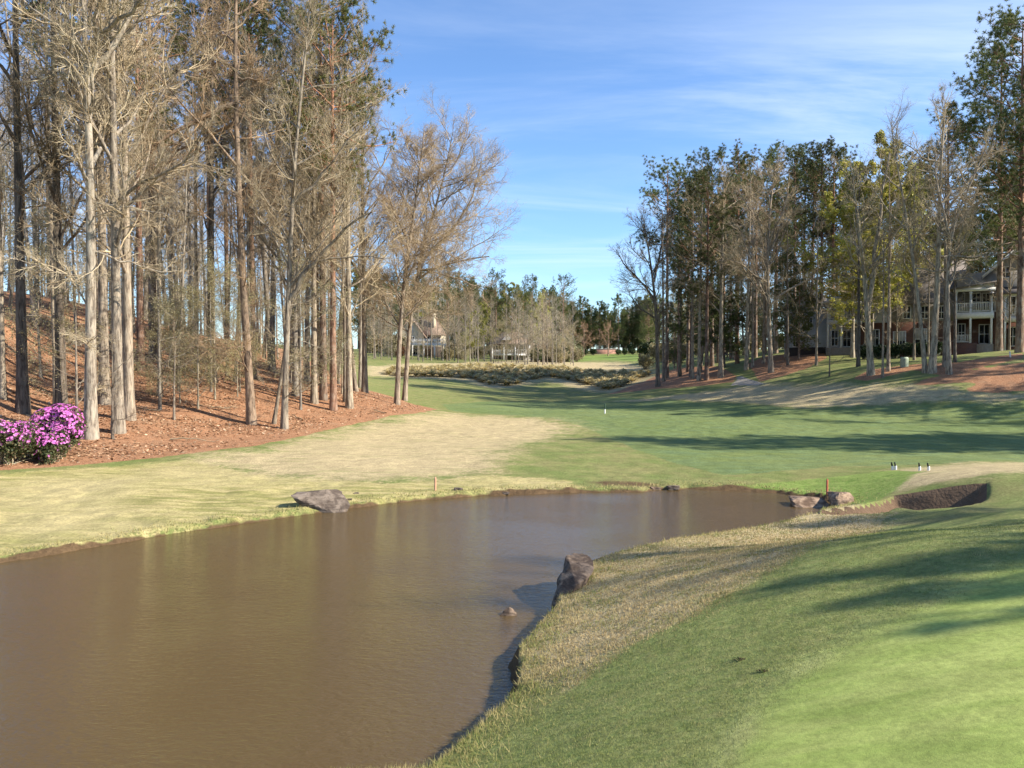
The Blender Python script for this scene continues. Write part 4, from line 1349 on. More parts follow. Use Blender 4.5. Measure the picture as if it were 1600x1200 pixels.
h.window(1466, 479, 1476, 497, F + .02)
h.window(1362, 516, 1373, 540, F - .03, bars=1)

# right house
h = House('townhouse', 'house with white balconies, a brick pier and a gable at the right edge', AH, RZ)
F = -2.8
xw0, zw = h.at(1545, 425, 0)
xw1, _ = h.at(1640, 425, 0)
xs, _ = h.at(1490, 455, 0)
zmid = h.at(1560, 490, 0)[1]
h.mesh('wall', [(xs + .3, xw1, .03, 8, zmid - .02, zw)], SID_TAN)
h.mesh('brick_wall', [(xs + .3, xw1, 0, 8, -4, zmid - .04)], BRICK)
xc, zc = h.at(1586, 392, 0)
h.mesh('gable_wall', [('p', [(xw0, zw), (xc + (xc - xw0), zw), (xc, zc - .1)], .03, 2)], SID_TAN)
xe = 2 * xc - xw0
h.mesh('gable_roof', [('q', [(xw0 - .5, -.45, zw - .4), (xc, -.45, zc + .1), (xc, 8, zc + .1), (xw0 - .5, 8, zw - .4)], .2),
                      ('q', [(xc, -.45, zc + .1), (xe + .5, -.45, zw - .4), (xe + .5, 8, zw - .4), (xc, 8, zc + .1)], .2)], ROOF_GREY)
h.mesh('rake_trim', [('q', [(xw0 - .5, -.52, zw - .36), (xc, -.52, zc + .14), (xc, -.455, zc + .14), (xw0 - .5, -.455, zw - .36)], .32),
                     ('q', [(xc, -.52, zc + .14), (xe + .5, -.52, zw - .36), (xe + .5, -.455, zw - .36), (xc, -.455, zc + .14)], .32)], WHITE)
h.window(1566, 418, 1577, 433, .03)
q = h.rect(1575, 371, 1597, 400, 3.0)
h.mesh('chimney', [(q[0], q[1], 3.0, 4.2, q[2] - 2, q[3]), (q[0] - .12, q[1] + .12, 2.88, 4.32, q[3], q[3] + .2)], BRICK)
# left porch of this house
p0, p1 = h.at(1492, 497, F)[0], h.at(1552, 497, F)[0]
zf, zt, zr = h.at(1520, 497, F)[1], h.at(1520, 488, F)[1], h.at(1520, 473, F)[1]
h.mesh('balcony_floor', [(p0, p1, F - .1, -.005, zf, zt)], WHITE)
h.railing(p0, p1, F, zt, zr)
for u in (1494, 1517, 1550):
    h.post(u, 455, 540, F)
zb = h.at(1520, 455, F)[1]
h.mesh('porch_beam', [(p0 - .15, p1 + .15, F - .15, F + .15, zb, zb + .28)], WHITE)
zg = h.at(1550, 440, F)[1]
h.mesh('pediment', [('p', [(p0 + .4, zb + .28), (p1, zb + .28), (p1, zg - .1)], F - .1, F + .1)], SID_GREY)
h.mesh('porch_roof', [('q', [(p0 - .5, F - .45, zb + .32), (p1 + .3, F - .45, zg + .05), (p1 + .3, 1.0, zg + .05), (p0 - .5, 1.0, zb + .32)], .16)], ROOF_GREY)
zg0 = h.at(1510, 536, F)[1]
h.mesh('porch_base', [(p0 - .2, h.at(1526, 536, F)[0], F - .12, -.01, -4, zg0)], BRICK)
h.mesh('porch_slab', [(h.at(1526, 540, F)[0] + .01, p1, F - .1, -.01, -4, zg0 - .12)], DECK)
h.railing(p0, h.at(1518, 530, F)[0], F, zg0 + .02, h.at(1510, 523, F)[1])
for (a, b_, c_, d_) in ((1497, 459, 1506, 484), (1520, 459, 1531, 484), (1536, 459, 1546, 484), (1498, 507, 1507, 532), (1531, 508, 1545, 536)):
    h.window(a, b_, c_, d_, .03 if b_ < 490 else 0)
q = h.rect(1553, 486, 1568, 548, -1.5)
h.mesh('brick_pier', [(q[0], q[1], -1.5, -.01, -4, q[3])], BRICK)
q2 = h.rect(1553, 458, 1568, 485, -1.5)
h.mesh('bay_wall', [(q2[0], q2[1], -1.48, .01, q[3] + .01, q2[3])], SID_GREY)
h.mesh('sill_trim', [(q[0] - .06, q[1] + .06, -1.6, -1.3, q[3] - .08, q[3] + .06)], WHITE)
p0, p1 = h.at(1569, 497, F)[0], h.at(1642, 497, F)[0]
zf, zt, zr = h.at(1590, 502, F)[1], h.at(1590, 494, F)[1], h.at(1590, 480, F)[1]
h.mesh('balcony_floor', [(p0, p1, F - .1, -.005, zf, zt)], WHITE)
h.railing(p0, p1, F, zt, zr)
for u in (1571, 1594, 1618, 1640):
    h.post(u, 462, 553, F)
zb = h.at(1590, 462, F)[1]
h.mesh('porch_beam', [(p0 - .15, p1 + .15, F - .15, F + .15, zb, zb + .26)], WHITE)
h.mesh('porch_roof', [('q', [(p0 - 1.2, F - .5, zb + .28), (p1, F - .5, zb + .28), (p1, -.03, zb + 1.1), (p0 - 1.2, -.03, zb + 1.1)], .14)], ROOF_GREY)
for (a, b_, c_, d_) in ((1576, 464, 1586, 490), (1600, 464, 1612, 490), (1577, 512, 1588, 540), (1604, 512, 1616, 540)):
    h.window(a, b_, c_, d_, .03 if b_ < 490 else 0)

# cream house far away on the left
D1 = 166.0
h = House('cream_house', 'cream far house with a brown roof and a raised deck among bare trees', ((655 - U0) / FPX * D1, D1), 0.0)
xa, zb = h.at(620, 557, -1.5)
xb, ze = h.at(662, 524, -1.5)
xc, zc = h.at(642, 496, -1.5)
h.mesh('gable_wall', [('p', [(xa, -3), (xb, -3), (xb, ze), (xc, zc), (xa, ze)], -1.5, 7)], SID_CREAM)
h.mesh('gable_roof', [('q', [(xa - .6, -2, ze - .45), (xc, -2, zc + .15), (xc, 7, zc + .15), (xa - .6, 7, ze - .45)], .25),
                      ('q', [(xc, -2, zc + .15), (xb + .6, -2, ze - .45), (xb + .6, 7, ze - .45), (xc, 7, zc + .15)], .25)], ROOF_BROWN)
x1, _ = h.at(692, 522, 0)
h.mesh('wall', [(xb + .01, x1, 0, 8, -3, h.at(670, 522, 0)[1])], SID_CREAM)
zE, zR = h.at(670, 523, 0)[1], h.at(670, 495, 4)[1]
xr, _ = h.at(680, 495, 4)
h.mesh('roof', [('q', [(xb - .3, -.7, zE), (x1 + .7, -.7, zE), (xr + .4, 4, zR), (xb - 1.5, 4, zR)], .25)], ROOF_BROWN)
q = h.rect(675.5, 489, 680, 520, 1.0)
h.mesh('chimney', [(q[0], q[1], 1.0, 2.2, q[2], q[3])], SID_CREAM)
F = -3.4
p0, p1 = h.at(639, 537, F)[0], h.at(697, 537, F)[0]
zf, zt = h.at(670, 540, F)[1], h.at(670, 536.5, F)[1]
h.mesh('deck_floor', [(p0, p1, F, -1.51, zf, zt)], WHITE)
h.railing(p0, p1, F, zt, h.at(670, 529.5, F)[1])
for u in (644, 662, 679, 695):
    h.post(u, 540, 557, F, .16)
h.mesh('under_deck_shade', [(xb + .05, x1 - .05, -.06, -.01, -3, zf - .05)], DARK_WOOD_SHADE)  # thin dark sheet on the wall, painted in as the shade beneath the deck
for (a, b_, c_, d_, o_) in ((637, 510, 644, 520, -1.5), (641, 526, 647, 534, -1.5), (628, 526, 634, 534, -1.5), (665, 526, 671, 535, 0), (673, 526, 678, 535, 0), (683, 526, 688, 535, 0), (646, 543, 652, 554, -1.5)):
    h.window(a, b_, c_, d_, o_)

D2 = 184.0
h = House('grey_house', 'grey roofed far house with a white screened porch right of the yellow tree', ((795 - U0) / FPX * D2, D2), 0.0)
x0, x1, z0, z1 = h.rect(766, 537, 832, 566, 0)
h.mesh('wall', [(x0, x1, 0, 8, -3, z1)], SID_TAN)
zR = h.at(795, 519, 4)[1]
h.mesh('roof', [('q', [(x0 - .6, -.8, z1 - .05), (x1 + .6, -.8, z1 - .05), (x1 - 3, 4, zR), (x0 + 3, 4, zR)], .25)], ROOF_BROWN)
xa, zb = h.at(785, 531, -1)
xb, zt = h.at(800, 522, -1)
h.mesh('dormer', [('p', [(xa, zb), (xb, zb), ((xa + xb) / 2, zt)], -1, 3)], WHITE)
F = -3.0
p0, p1 = h.at(768, 552, F)[0], h.at(828, 552, F)[0]
zf = h.at(800, 553, F)[1]
h.mesh('porch_floor', [(p0, p1, F, -.01, zf - .4, zf)], WHITE)
h.railing(p0, p1, F, zf, h.at(800, 546, F)[1])
for u in (769, 787, 805, 827):
    h.post(u, 537.5, 566, F, .15)
for (a, b_, c_, d_) in ((774, 540, 782, 551), (790, 540, 798, 551), (809, 540, 818, 551)):
    h.window(a, b_, c_, d_, 0)
h.mesh('porch_roof', [('q', [(p0 - .4, F - .4, h.at(800, 537.5, F)[1] + .1), (p1 + .4, F - .4, h.at(800, 537.5, F)[1] + .1), (p1 + .4, -.01, z1 + .3), (p0 - .4, -.01, z1 + .3)], .18)], ROOF_BROWN)

# low brick wall by the far hedge
x0, zz0 = at_depth(925, 552, 246)[0], gz((945 - U0) / FPX * 246, 246)
wl = thing('garden_wall', 'low pinkish brick wall between far hedge shrubs', 'wall', ((945 - U0) / FPX * 246, 246, zz0))
a = Acc()
V = np.array([(x, y, z) for z in (-.5, 1.5) for x, y in ((-4.5, -.2), (4.5, -.2), (4.5, .2), (-4.5, .2))], float)
a.add(V, np.array([[4, 5, 6, 7], [0, 1, 5, 4], [1, 2, 6, 5], [2, 3, 7, 6], [3, 0, 4, 7]]))
BR2 = plain('pink_brick', (.44, .24, .17), .9, .3, 3)
link('wall_body', a.mesh('wall_body', [BR2], False), wl)
V2 = V * np.array([1.02, 1.4, 0]) + np.array([0, 0, 1.502]) + np.array([0, 0, .12]) * (V[:, 2:] > 0)
a = Acc()
a.add(V2, np.array([[4, 5, 6, 7], [0, 1, 5, 4], [1, 2, 6, 5], [2, 3, 7, 6], [3, 0, 4, 7]]))
link('coping', a.mesh('coping', [plain('stone_cap', (.5, .42, .35))], False), wl)


# ------------------------------------------------------------------ shrubs
def make_shrub(seed, w, hgt, nleaf, lsize, leafmat, lobes=7, blossom=None, nbl=0, bsize=.06, bias=.35):
    rng = np.random.default_rng(seed)
    st, cr = Acc(), Acc()
    ang = rng.uniform(0, 6.28, lobes)
    rad = np.sqrt(rng.random(lobes)) * w * .33
    C = np.stack([rad * np.cos(ang), rad * np.sin(ang), hgt * rng.uniform(.35, .62, lobes)], -1)
    Rr = np.stack([w * rng.uniform(.14, .30, lobes)] * 2 + [hgt * rng.uniform(.30, .40, lobes)], -1)
    base = np.zeros((lobes * 4, 8, 3))
    for i in range(lobes * 4):
        c = C[i % lobes] + rng.normal(0, .6, 3) * Rr[i % lobes] * .6
        s_ = np.linspace(0, 1, 8)[:, None]
        p0 = np.array([rng.normal(0, w * .06), rng.normal(0, w * .06), -.1])
        base[i] = p0 * (1 - s_) + c * s_ + np.sin(s_ * 3.1) * rng.normal(0, .05, 3) * w
    st.add(*tubes(base, np.linspace(.022, .006, 8)[None] * np.ones((lobes * 4, 1)) * (hgt / 1.8), 5, rng))
    i = rng.integers(0, lobes, nleaf)
    d = unit(rng.normal(size=(nleaf, 3)) + np.array([0, 0, .25]))
    r_ = rng.random(nleaf)[:, None] ** bias
    P = C[i] + d * Rr[i] * (r_ * 1.0 + rng.normal(0, .07, (nleaf, 1)))
    P += unit(P - np.array([0, 0, hgt * .4])) * np.array([noise.noise(Vector(q * 2.4)) for q in P])[:, None] * w * .10
    P[:, 2] = np.abs(P[:, 2])
    V, f = leaves(P, 1, lsize, rng, .01, .3)
    cr.add(V, f)
    out = [st.mesh('stems', [TWIG]), cr.mesh('foliage', [leafmat], False)]
    if blossom:
        bl = Acc()
        i = rng.integers(0, lobes, nbl * 4)
        d = unit(rng.normal(size=(nbl * 4, 3)) + np.array([.25, -.1, .55]))
        P = C[i] + d * Rr[i] * 1.03
        cl_ = np.array([noise.noise(Vector(q * 3.1)) for q in P])
        keep = (rng.random(len(P)) < np.clip((P[:, 2] / hgt - .30) * 2.2 + cl_ * .9, .03, 1)) & (P[:, 2] > .10)
        P, d = P[keep][:nbl], d[keep][:nbl]
        k = len(P)
        # each blossom: five petals in a shallow cup
        e1 = unit(np.cross(d, rng.normal(size=d.shape)))
        e2 = np.cross(d, e1)
        for j in range(5):
            a0 = j * 1.2566 + rng.random(k) * .2
            ax = e1 * np.cos(a0)[:, None] + e2 * np.sin(a0)[:, None]
            sx = np.cross(d, ax)
            s_ = bsize * rng.uniform(.75, 1.2, (k, 1))
            V = np.stack([P, P + ax * s_ * .6 + sx * s_ * .38 + d * s_ * .35, P + ax * s_ + d * s_ * .38, P + ax * s_ * .6 - sx * s_ * .38 + d * s_ * .35], 1).reshape(-1, 3)
            bl.add(V, np.arange(k * 4).reshape(-1, 4))
        out.append(bl.mesh('blossoms', [blossom], False))
    return out


def put_shrub(meshes, name, label, x, y, s=1.0, rz=0.0, tint=(1, 1, 1), group=None, sz=None):
    o = thing(name, label, 'bush', (x, y, gz(x, y) - .02), rz, group)
    o.scale = (s, s, sz or s)
    for me in meshes:
        c = link(me.name.split('.')[0], me, o)
        c.color = (*tint, 1)
    return o


PINK = leaf_mat('azalea_pink', (.58, .13, .48), (.68, .20, .57), (.78, .36, .66), .3)
AZLEAF = leaf_mat('azalea_leaves', (.045, .060, .022), (.090, .095, .036), (.20, .15, .085), .2)
pa = hit1(70, 722)
pb = hit1(15, 727)
az1 = make_shrub(301, 1.85, 1.80, 9000, .075, AZLEAF, 14, PINK, 1500, .056, .3)
az2 = make_shrub(302, 1.9, 1.45, 8000, .07, AZLEAF, 13, PINK, 760, .05, .3)
put_shrub(az1, 'azalea', 'taller azalea covered in magenta blossoms on the pine straw at the left', pa[0] - .1, pa[1] + .8)
put_shrub(az2, 'azalea', 'lower azalea at the left edge with few pink blossoms and dark leaves', pb[0] - .2, pb[1] + .2, rz=1.0)
az3 = make_shrub(303, 1.25, 1.15, 4500, .07, AZLEAF, 7, PINK, 420, .05, .3)
put_shrub(az3, 'azalea', 'small azalea in front at the right foot of the magenta one', pa[0] + .25, pa[1] + .05, rz=2.0)

SH_DARK = make_shrub(311, 2.2, 2.0, 1500, .20, DARKLEAF, 7)
SH_OLIVE = make_shrub(312, 4.0, 3.2, 1700, .26, OLIVE, 9, bias=.6)
SH_RUST = make_shrub(313, 3.0, 2.6, 1500, .24, RUST, 8, bias=.6)
ords = 'first second third fourth fifth sixth seventh eighth ninth tenth'.split()
for i, u in enumerate((868, 879, 891, 903, 915, 927, 966, 976, 988, 1000)):
    D = 232 + (i % 3)
    put_shrub(SH_DARK, 'hedge_shrub', 'dark rounded hedge shrub, %s from the left in the far hedge' % ords[i], (u - U0) / FPX * D, D, 1.0 + .1 * (i % 2), i, group='far hedge shrubs')
for u, D, s_, m_, lab, tn in ((884, 214, 1.5, SH_RUST, 'dark reddish mounded shrub beside the far green', (.55, .5, .6)), (845, 172, 1.3, SH_RUST, 'orange brown shrub right of the white porch house', (1, 1, 1)),
                              (697, 157, 1.1, SH_DARK, 'bright green shrub at the right end of the cream house deck', (2.0, 2.0, 1.3)), (877, 192, 2.3, SH_OLIVE, 'broad pale grey-green shrub left of the far green', (.75, .85, .9)),
                              (900, 205, 1.3, SH_OLIVE, 'smaller grey-green shrub right of the broad pale one', (.7, .8, .8))):
    put_shrub(m_, 'shrub', lab, (u - U0) / FPX * D, D, s_, tint=tn)
for i, (u, v) in enumerate(((1350, 562), (1372, 562), (1398, 561), (1416, 560), (1436, 560), (1462, 558))):
    D = 71.5 - i * 1.0
    x = (u - U0) / FPX * D
    put_shrub(SH_DARK, 'shrub', 'dark evergreen shrub under the brick wall, %s from the left' % ords[i], x, D, .75, i * 2.1, (.7, .7, .7), 'shrubs along the brick wall')
srng = np.random.default_rng(404)
MK = [(640, 'cream house gable'), (757, 'yellow budding tree'), (880, 'pale grey-green shrub'), (985, 'sky gap')]
for i in range(105):
    if i < 55:
        u, D = srng.uniform(575, 905), srng.uniform(150, 190)
        if (630 < u < 700 and D < 166) or (765 < u < 832 and D < 184):
            continue
    elif i < 75:
        u, D = srng.uniform(1000, 1240), srng.uniform(118, 160)
    else:
        u, D = srng.uniform(560, 1100), srng.uniform(245, 330)
    x = (u - U0) / FPX * D
    kd = ('olive', 'olive', 'dark', 'rust')[i % 4 if i % 12 else 3]
    if kd == 'rust' and i % 12:
        kd = 'olive'
    g = srng.uniform(.6, 1.0)
    PENDING.append((put_shrub({'olive': SH_OLIVE, 'dark': SH_DARK, 'rust': SH_RUST}[kd], 'shrub', '', x, D, srng.uniform(.8, 1.5) * (1.3 if kd == 'dark' else 1), srng.uniform(0, 6), (g, g * .95, g * .9), 'undergrowth of the far woods'), kd))
name_by_place(MK, {'olive': 'olive undergrowth bush', 'dark': 'dark undergrowth bush', 'rust': 'rusty undergrowth bush'})

# ------------------------------------------------------------------ love grass clumps
STRAWGRASS = leaf_mat('dry_love_grass', (.52, .43, .22), (.68, .58, .33), (.42, .40, .17), .35)


def make_clump(seed, nb=190, L=.85):
    rng = np.random.default_rng(seed)
    th = rng.uniform(0, 6.28, nb)
    out = rng.uniform(.15, 1.0, nb)
    s_ = np.linspace(0, 1, 4)
    ll = L * rng.uniform(.7, 1.15, nb)
    x = (out[:, None] * ll[:, None] * (s_ ** 1.3)) * .75
    z = ll[:, None] * (s_ * 1.25 - (s_ ** 2) * (.35 + .55 * out[:, None]))
    P = np.stack([x * np.cos(th)[:, None], x * np.sin(th)[:, None], z], -1)
    sd_ = np.stack([-np.sin(th), np.cos(th), 0 * th], -1)[:, None]
    w = np.array([.03, .035, .028, .006])[None, :, None]
    V = np.stack([P - sd_ * w, P + sd_ * w], 2)
    i = np.arange(nb * 8).reshape(nb, 4, 2)
    q = np.stack([i[:, :-1, 0], i[:, :-1, 1], i[:, 1:, 1], i[:, 1:, 0]], -1).reshape(-1, 4)
    return mesh_np('grass_clump', V.reshape(-1, 3), [q], [STRAWGRASS], False)


CL = [make_clump(i) for i in range(4)]
bed = poly_hit([(600, 579), (700, 574), (800, 574), (880, 577), (920, 582), (985, 583), (1015, 586), (990, 597), (955, 610), (925, 602), (880, 592), (850, 588), (800, 603), (770, 603), (735, 592), (690, 589), (600, 586)])
grng = np.random.default_rng(55)
lo, hi = bed.min(0), bed.max(0)
pts = []
tries = 0
while len(pts) < 292 and tries < 30000:
    tries += 1
    p = lo + grng.random(2) * (hi - lo)
    if sdist(p[None], bed)[0] < 0 or any((p[0] - a) ** 2 + (p[1] - c) ** 2 < 1.5 for a, c in pts):
        continue
    pts.append((p[0], p[1]))
gzs = ground_z(np.array(pts)[:, 0], np.array(pts)[:, 1])
for i, ((x, y), z) in enumerate(zip(pts, gzs)):
    o = link('love_grass', CL[i % 4], None, (x, y, z), label='straw coloured clump of ornamental grass in the bank bed below the far green', category='grass clump', kind='thing', group='ornamental grass clumps on the far bank')
    s_ = grng.uniform(.85, 1.35)
    o.scale = (s_ * 1.75, s_ * 1.75, s_ * .95)
    o.rotation_euler = (0, 0, grng.uniform(0, 6.28))
    o.color = (1, 1, 1, 1)


# ------------------------------------------------------------------ rocks
def rockmat(name, c1, c2, c3):
    m, t, b = newmat(name)
    oc = nd(t, 'ShaderNodeTexCoord').outputs['Object']
    n_ = nz(t, oc, 4.0, 7, .65, .4)
    st_ = nz(t, vscale(t, oc, (2, 2, 14), (.25, .35, 0)), 1.6, 5, .6)
    c = mixc(t, sstep(t, n_, .38, .62), c1, c2)
    c = mixc(t, mth(t, 'MULTIPLY', sstep(t, st_, .5, .66), .6), c, c3)
    col_in(t, b, c)
    bump(t, b, mth(t, 'ADD', mth(t, 'MULTIPLY', n_, .6), mth(t, 'MULTIPLY', st_, .6)), .9, .05)
    return m


ROCK_GREY = rockmat('grey_rock', (.080, .060, .046), (.21, .168, .130), (.045, .032, .024))
ROCK_BROWN = rockmat('brown_rock', (.12, .078, .052), (.34, .245, .17), (.055, .036, .026))

ROCK_DARK = rockmat('dark_rock', (.060, .042, .031), (.23, .17, .12), (.035, .024, .018))


def make_rock(name, label, pts, mat, seed, rough_=.03, sub=4):
    """a chiselled stone: convex body of the given corners, broken up by noise"""
    pts = np.array(pts, float)
    org = np.array([pts[:, 0].mean(), pts[:, 1].mean(), pts[:, 2].min()])
    bm = bmesh.new()
    for p in pts - org:
        bm.verts.new(p)
    r_ = bmesh.ops.convex_hull(bm, input=bm.verts)
    bmesh.ops.triangulate(bm, faces=bm.faces)
    bm.verts.ensure_lookup_table()
    ctr = np.mean([tuple(v.co) for v in bm.verts], axis=0)
    bm.normal_update()
    N_ = np.array([tuple(f.normal) for f in bm.faces])
    d_ = np.array([f.normal.dot(f.verts[0].co - Vector(ctr)) for f in bm.faces])
    sg = np.where(d_ < 0, -1, 1)
    N_, d_ = N_ * sg[:, None], d_ * sg
    bm.free()
    bm = bmesh.new()
    bmesh.ops.create_icosphere(bm, subdivisions=sub, radius=1)
    size = np.ptp(pts, axis=0).max()
    ext = np.maximum(np.ptp(pts, axis=0), .2 * size)
    for v in bm.verts:
        q = np.array(v.co) * ext
        q /= np.linalg.norm(q)
        den = N_ @ q
        tt = np.min(np.where(den > 1e-4, d_ / np.maximum(den, 1e-4), 1e9))
        pos = Vector(ctr + q * tt)
        k = noise.noise(pos * (2.6 / size) + Vector((seed, 0, 0))) * 1.1 + noise.noise(pos * (7 / size) + Vector((0, seed, 0))) * .7
        lay = abs(math.fmod(pos.z * 3.1 / size * 2.2 + pos.x * .9 / size + 20, 1.0) - .5)
        v.co = pos + Vector(q) * size * rough_ * (k + (lay - .25) * 1.0)
    me = bpy.data.meshes.new(name)
    bm.to_mesh(me)
    bm.free()
    me.materials.append(mat)
    for p in me.polygons:
        p.use_smooth = False
    o = link(name, me, None, tuple(org), label=label, category='rock')
    return o


def corner(u, v, D, dy=0.0, dz=0.0):
    p = at_depth(u, v, D)
    return (p[0], p[1] + dy, p[2] + dz)


D = (CAMZ - WATER) / ((800 - 570) / FPX)           # left slab, resting on the bank edge
D = at_z(500, 800, WATER)[1]
make_rock('boulder', 'pointed grey slab of rock lying across the left bank of the pond',
          [corner(452, 774, D - .1), corner(458, 769, D + .2), corner(505, 768, D, .3), corner(546, 789, D, .15), corner(543, 797, D, -.1, -.15), corner(488, 804, D - .05, 0, -.1),
           corner(500, 803, D, .6, -.2), corner(520, 772, D, .75), corner(462, 778, D - .15)], ROCK_GREY, 3, .016)
D = at_z(1267, 792, WATER)[1]
make_rock('boulder', 'long low tan rock standing in the water by the red stake',
          [corner(1238, 783, D), corner(1240, 792, D, -.1, -.15), corner(1252, 778, D, .1), corner(1290, 780, D, .2), corner(1298, 789, D, 0, 0), corner(1296, 793, D, -.1, -.15), corner(1275, 794, D, -.25, -.15),
           corner(1245, 780, D, .6), corner(1292, 783, D, .6), corner(1250, 793, D, .5, -.15)], ROCK_BROWN, 8, .018)
D = at_z(1322, 797, WATER)[1]
make_rock('boulder', 'rounded dark brown boulder at the corner of the pond',
          [corner(1302, 790, D), corner(1306, 778, D), corner(1316, 770, D, .1), corner(1334, 772, D, .25), corner(1341, 781, D, .2), corner(1330, 797, D, -.1), corner(1304, 799, D, -.1, -.2), corner(1318, 800, D, -.25, -.2),
           corner(1310, 775, D, .7), corner(1338, 780, D, .8), corner(1320, 800, D, .7, -.2)], ROCK_BROWN, 12, .03)
D = at_z(868, 958, WATER)[1]
make_rock('boulder', 'tall jagged rock rising from the near bank into the pond',
          [corner(856, 964, D, 0, -.1), corner(866, 940, D, .1), corner(880, 918, D, .35), corner(894, 893, D, .9), corner(906, 890, D, 1.1), corner(930, 892, D, 1.1), corner(942, 899, D, .9), corner(936, 910, D, .5),
           corner(905, 932, D, .2), corner(880, 957, D, -.05), corner(900, 915, D, .0), corner(930, 905, D, 1.5, -.4), corner(895, 897, D, 1.5, -.4), corner(900, 952, D, .9, -.2)], ROCK_DARK, 21, .042, 5)
D = at_z(795, 962, WATER)[1]
make_rock('stone', 'small brown rock poking out of the pond near the jagged one',
          [corner(778, 961, D, 0, -.03), corner(795, 949, D, .05), corner(811, 960, D, 0, -.03), corner(796, 965, D, -.06, -.06), corner(790, 958, D, .15, -.03), corner(803, 955, D, .1)], ROCK_DARK, 30, .04, 3)
for i, (u, v, s_, lab) in enumerate(((558, 771, .045, 'small dark stone on the grass right of the pointed grey slab'), (546, 781, .04, 'little dark stone at the water edge right of the pointed slab'), (717, 765, .07, 'low dark stone right of the left stake'),
                                     (790, 771, .06, 'pale stone in the bank left of the far shore middle'), (1022, 764, .09, 'tan block of turf and stone on the far shore'), (1052, 763, .10, 'long pale stone on the far shore'))):
    p = hit1(u, v)
    rr_ = np.random.default_rng(i + 40)
    make_rock('stone', lab, [(p[0] + s_ * a_ * rr_.uniform(.9, 2.2), p[1] + s_ * b_, p[2] + s_ * c_ * rr_.uniform(.4, .9)) for a_ in (-1, 1) for b_ in (-1, 1) for c_ in (-.6, 1)], ROCK_GREY if i != 4 else ROCK_BROWN, i, .04, 3)


# ------------------------------------------------------------------ stakes and posts
def bar(a, x, y, z0, z1, w0, w1=None, lean=(0, 0), sides=8):
    w1 = w1 or w0
    t_ = np.arange(sides) * 2 * math.pi / sides
    V = []
    for z, w in ((z0, w0), (z0 + (z1 - z0) * .92, w1), (z1, w1 * .6)):
        f = (z - z0)
        V.append(np.stack([x + lean[0] * f + w * np.cos(t_), y + lean[1] * f + w * np.sin(t_), np.full(sides, z)], -1))
    V = np.concatenate(V)
    i = np.arange(3 * sides).reshape(3, sides)
    for k in (0, 1):
        a.add(V, np.stack([i[k], np.roll(i[k], -1), np.roll(i[k + 1], -1), i[k + 1]], -1))
    a.add(V[-sides:], np.array([[0, j, j + 1] for j in range(1, sides - 1)]))


RED = plain('red_paint', (.62, .17, .10), .6, .2)
FADED = plain('faded_red_paint', (.62, .34, .22), .7, .2)
BLACK = plain('black_rubber', (.02, .022, .022), .5, .2)
WHT = plain('white_plastic', (.80, .80, .78), .45, .05)
GRN = plain('dark_green_paint', (.04, .085, .055), .5, .2)
for u, v0, v1, m_, lab in ((680, 745, 766, FADED, 'faded red hazard stake on the far left bank of the pond'), (1292, 748, 775, RED, 'red hazard stake behind the low rocks at the right end of the pond')):
    p = hit1(u, v1)
    hgt_ = (v1 - v0) / FPX * p[1]
    a = Acc()
    bar(a, 0, 0, -.15, hgt_, .028, .026, (.01, 0), 4)
    link('hazard_stake', a.mesh('hazard_stake', [m_], False), None, tuple(p), label=lab, category='stake')
for u, v, ln, lab in ((1394.5, 734, -.10, 'left post of the close pair of black-topped white posts'), (1399.5, 734, -.10, 'right post of the close pair of black-topped white posts'),
                      (1437, 735, -.06, 'black-topped white post standing alone on the dry grass between the pair and the last'), (1451, 735, -.12, 'rightmost black-topped white post on the dry grass')):
    p = hit1(u, v)
    o = thing('marker_post', lab, 'marker post', tuple(p), 0, 'black-topped white marker posts')
    D = p[1]
    a = Acc(); bar(a, 0, 0, -.1, 6.5 / FPX * D, 2.1 / FPX * D, 1.8 / FPX * D, (0, 0), 10)
    link('body', a.mesh('body', [WHT], True), o)
    a = Acc(); bar(a, -.012, 0, 6 / FPX * D, 12 / FPX * D, 1.4 / FPX * D, 1.1 / FPX * D, (ln * 2, 0), 8)
    link('cap', a.mesh('cap', [BLACK], True), o)
p = hit1(945, 646)
o = thing('yardage_stake', 'small dark green and white stake standing alone on the fairway', 'stake', tuple(p))
a = Acc(); bar(a, 0, 0, -.1, .32, .05, .05); link('base', a.mesh('base', [WHT], True), o)
a = Acc(); bar(a, 0, 0, .28, .68, .045, .04); link('top', a.mesh('top', [GRN], True), o)
p = hit1(1579, 558)
a = Acc(); bar(a, 0, 0, -.1, .42, .05, .05, (-.15, 0)); link('short_stake', a.mesh('short_stake', [WHT], True), None, tuple(p), label='short white stake on the straw slope before the right-edge house', category='stake')
p = hit1(1413, 573)
o = thing('utility_box', 'small pale green utility box on the shaded lawn before the brick house', 'utility box', tuple(p))
a = Acc()
V = np.array([(x, y, z) for z, k in ((-.1, 1), (.62, 1), (.72, .8)) for x, y in ((-.22 * k, -.2 * k), (.22 * k, -.2 * k), (.22 * k, .2 * k), (-.22 * k, .2 * k))], float)
for k in (0, 4):
    a.add(V, np.array([[k, k + 1, k + 5, k + 4], [k + 1, k + 2, k + 6, k + 5], [k + 2, k + 3, k + 7, k + 6], [k + 3, k, k + 4, k + 7]]))
a.add(V[8:], np.array([[0, 1, 2, 3]]))
link('cabinet', a.mesh('cabinet', [plain('pale_green_metal', (.28, .34, .25), .5, .1)], False), o)

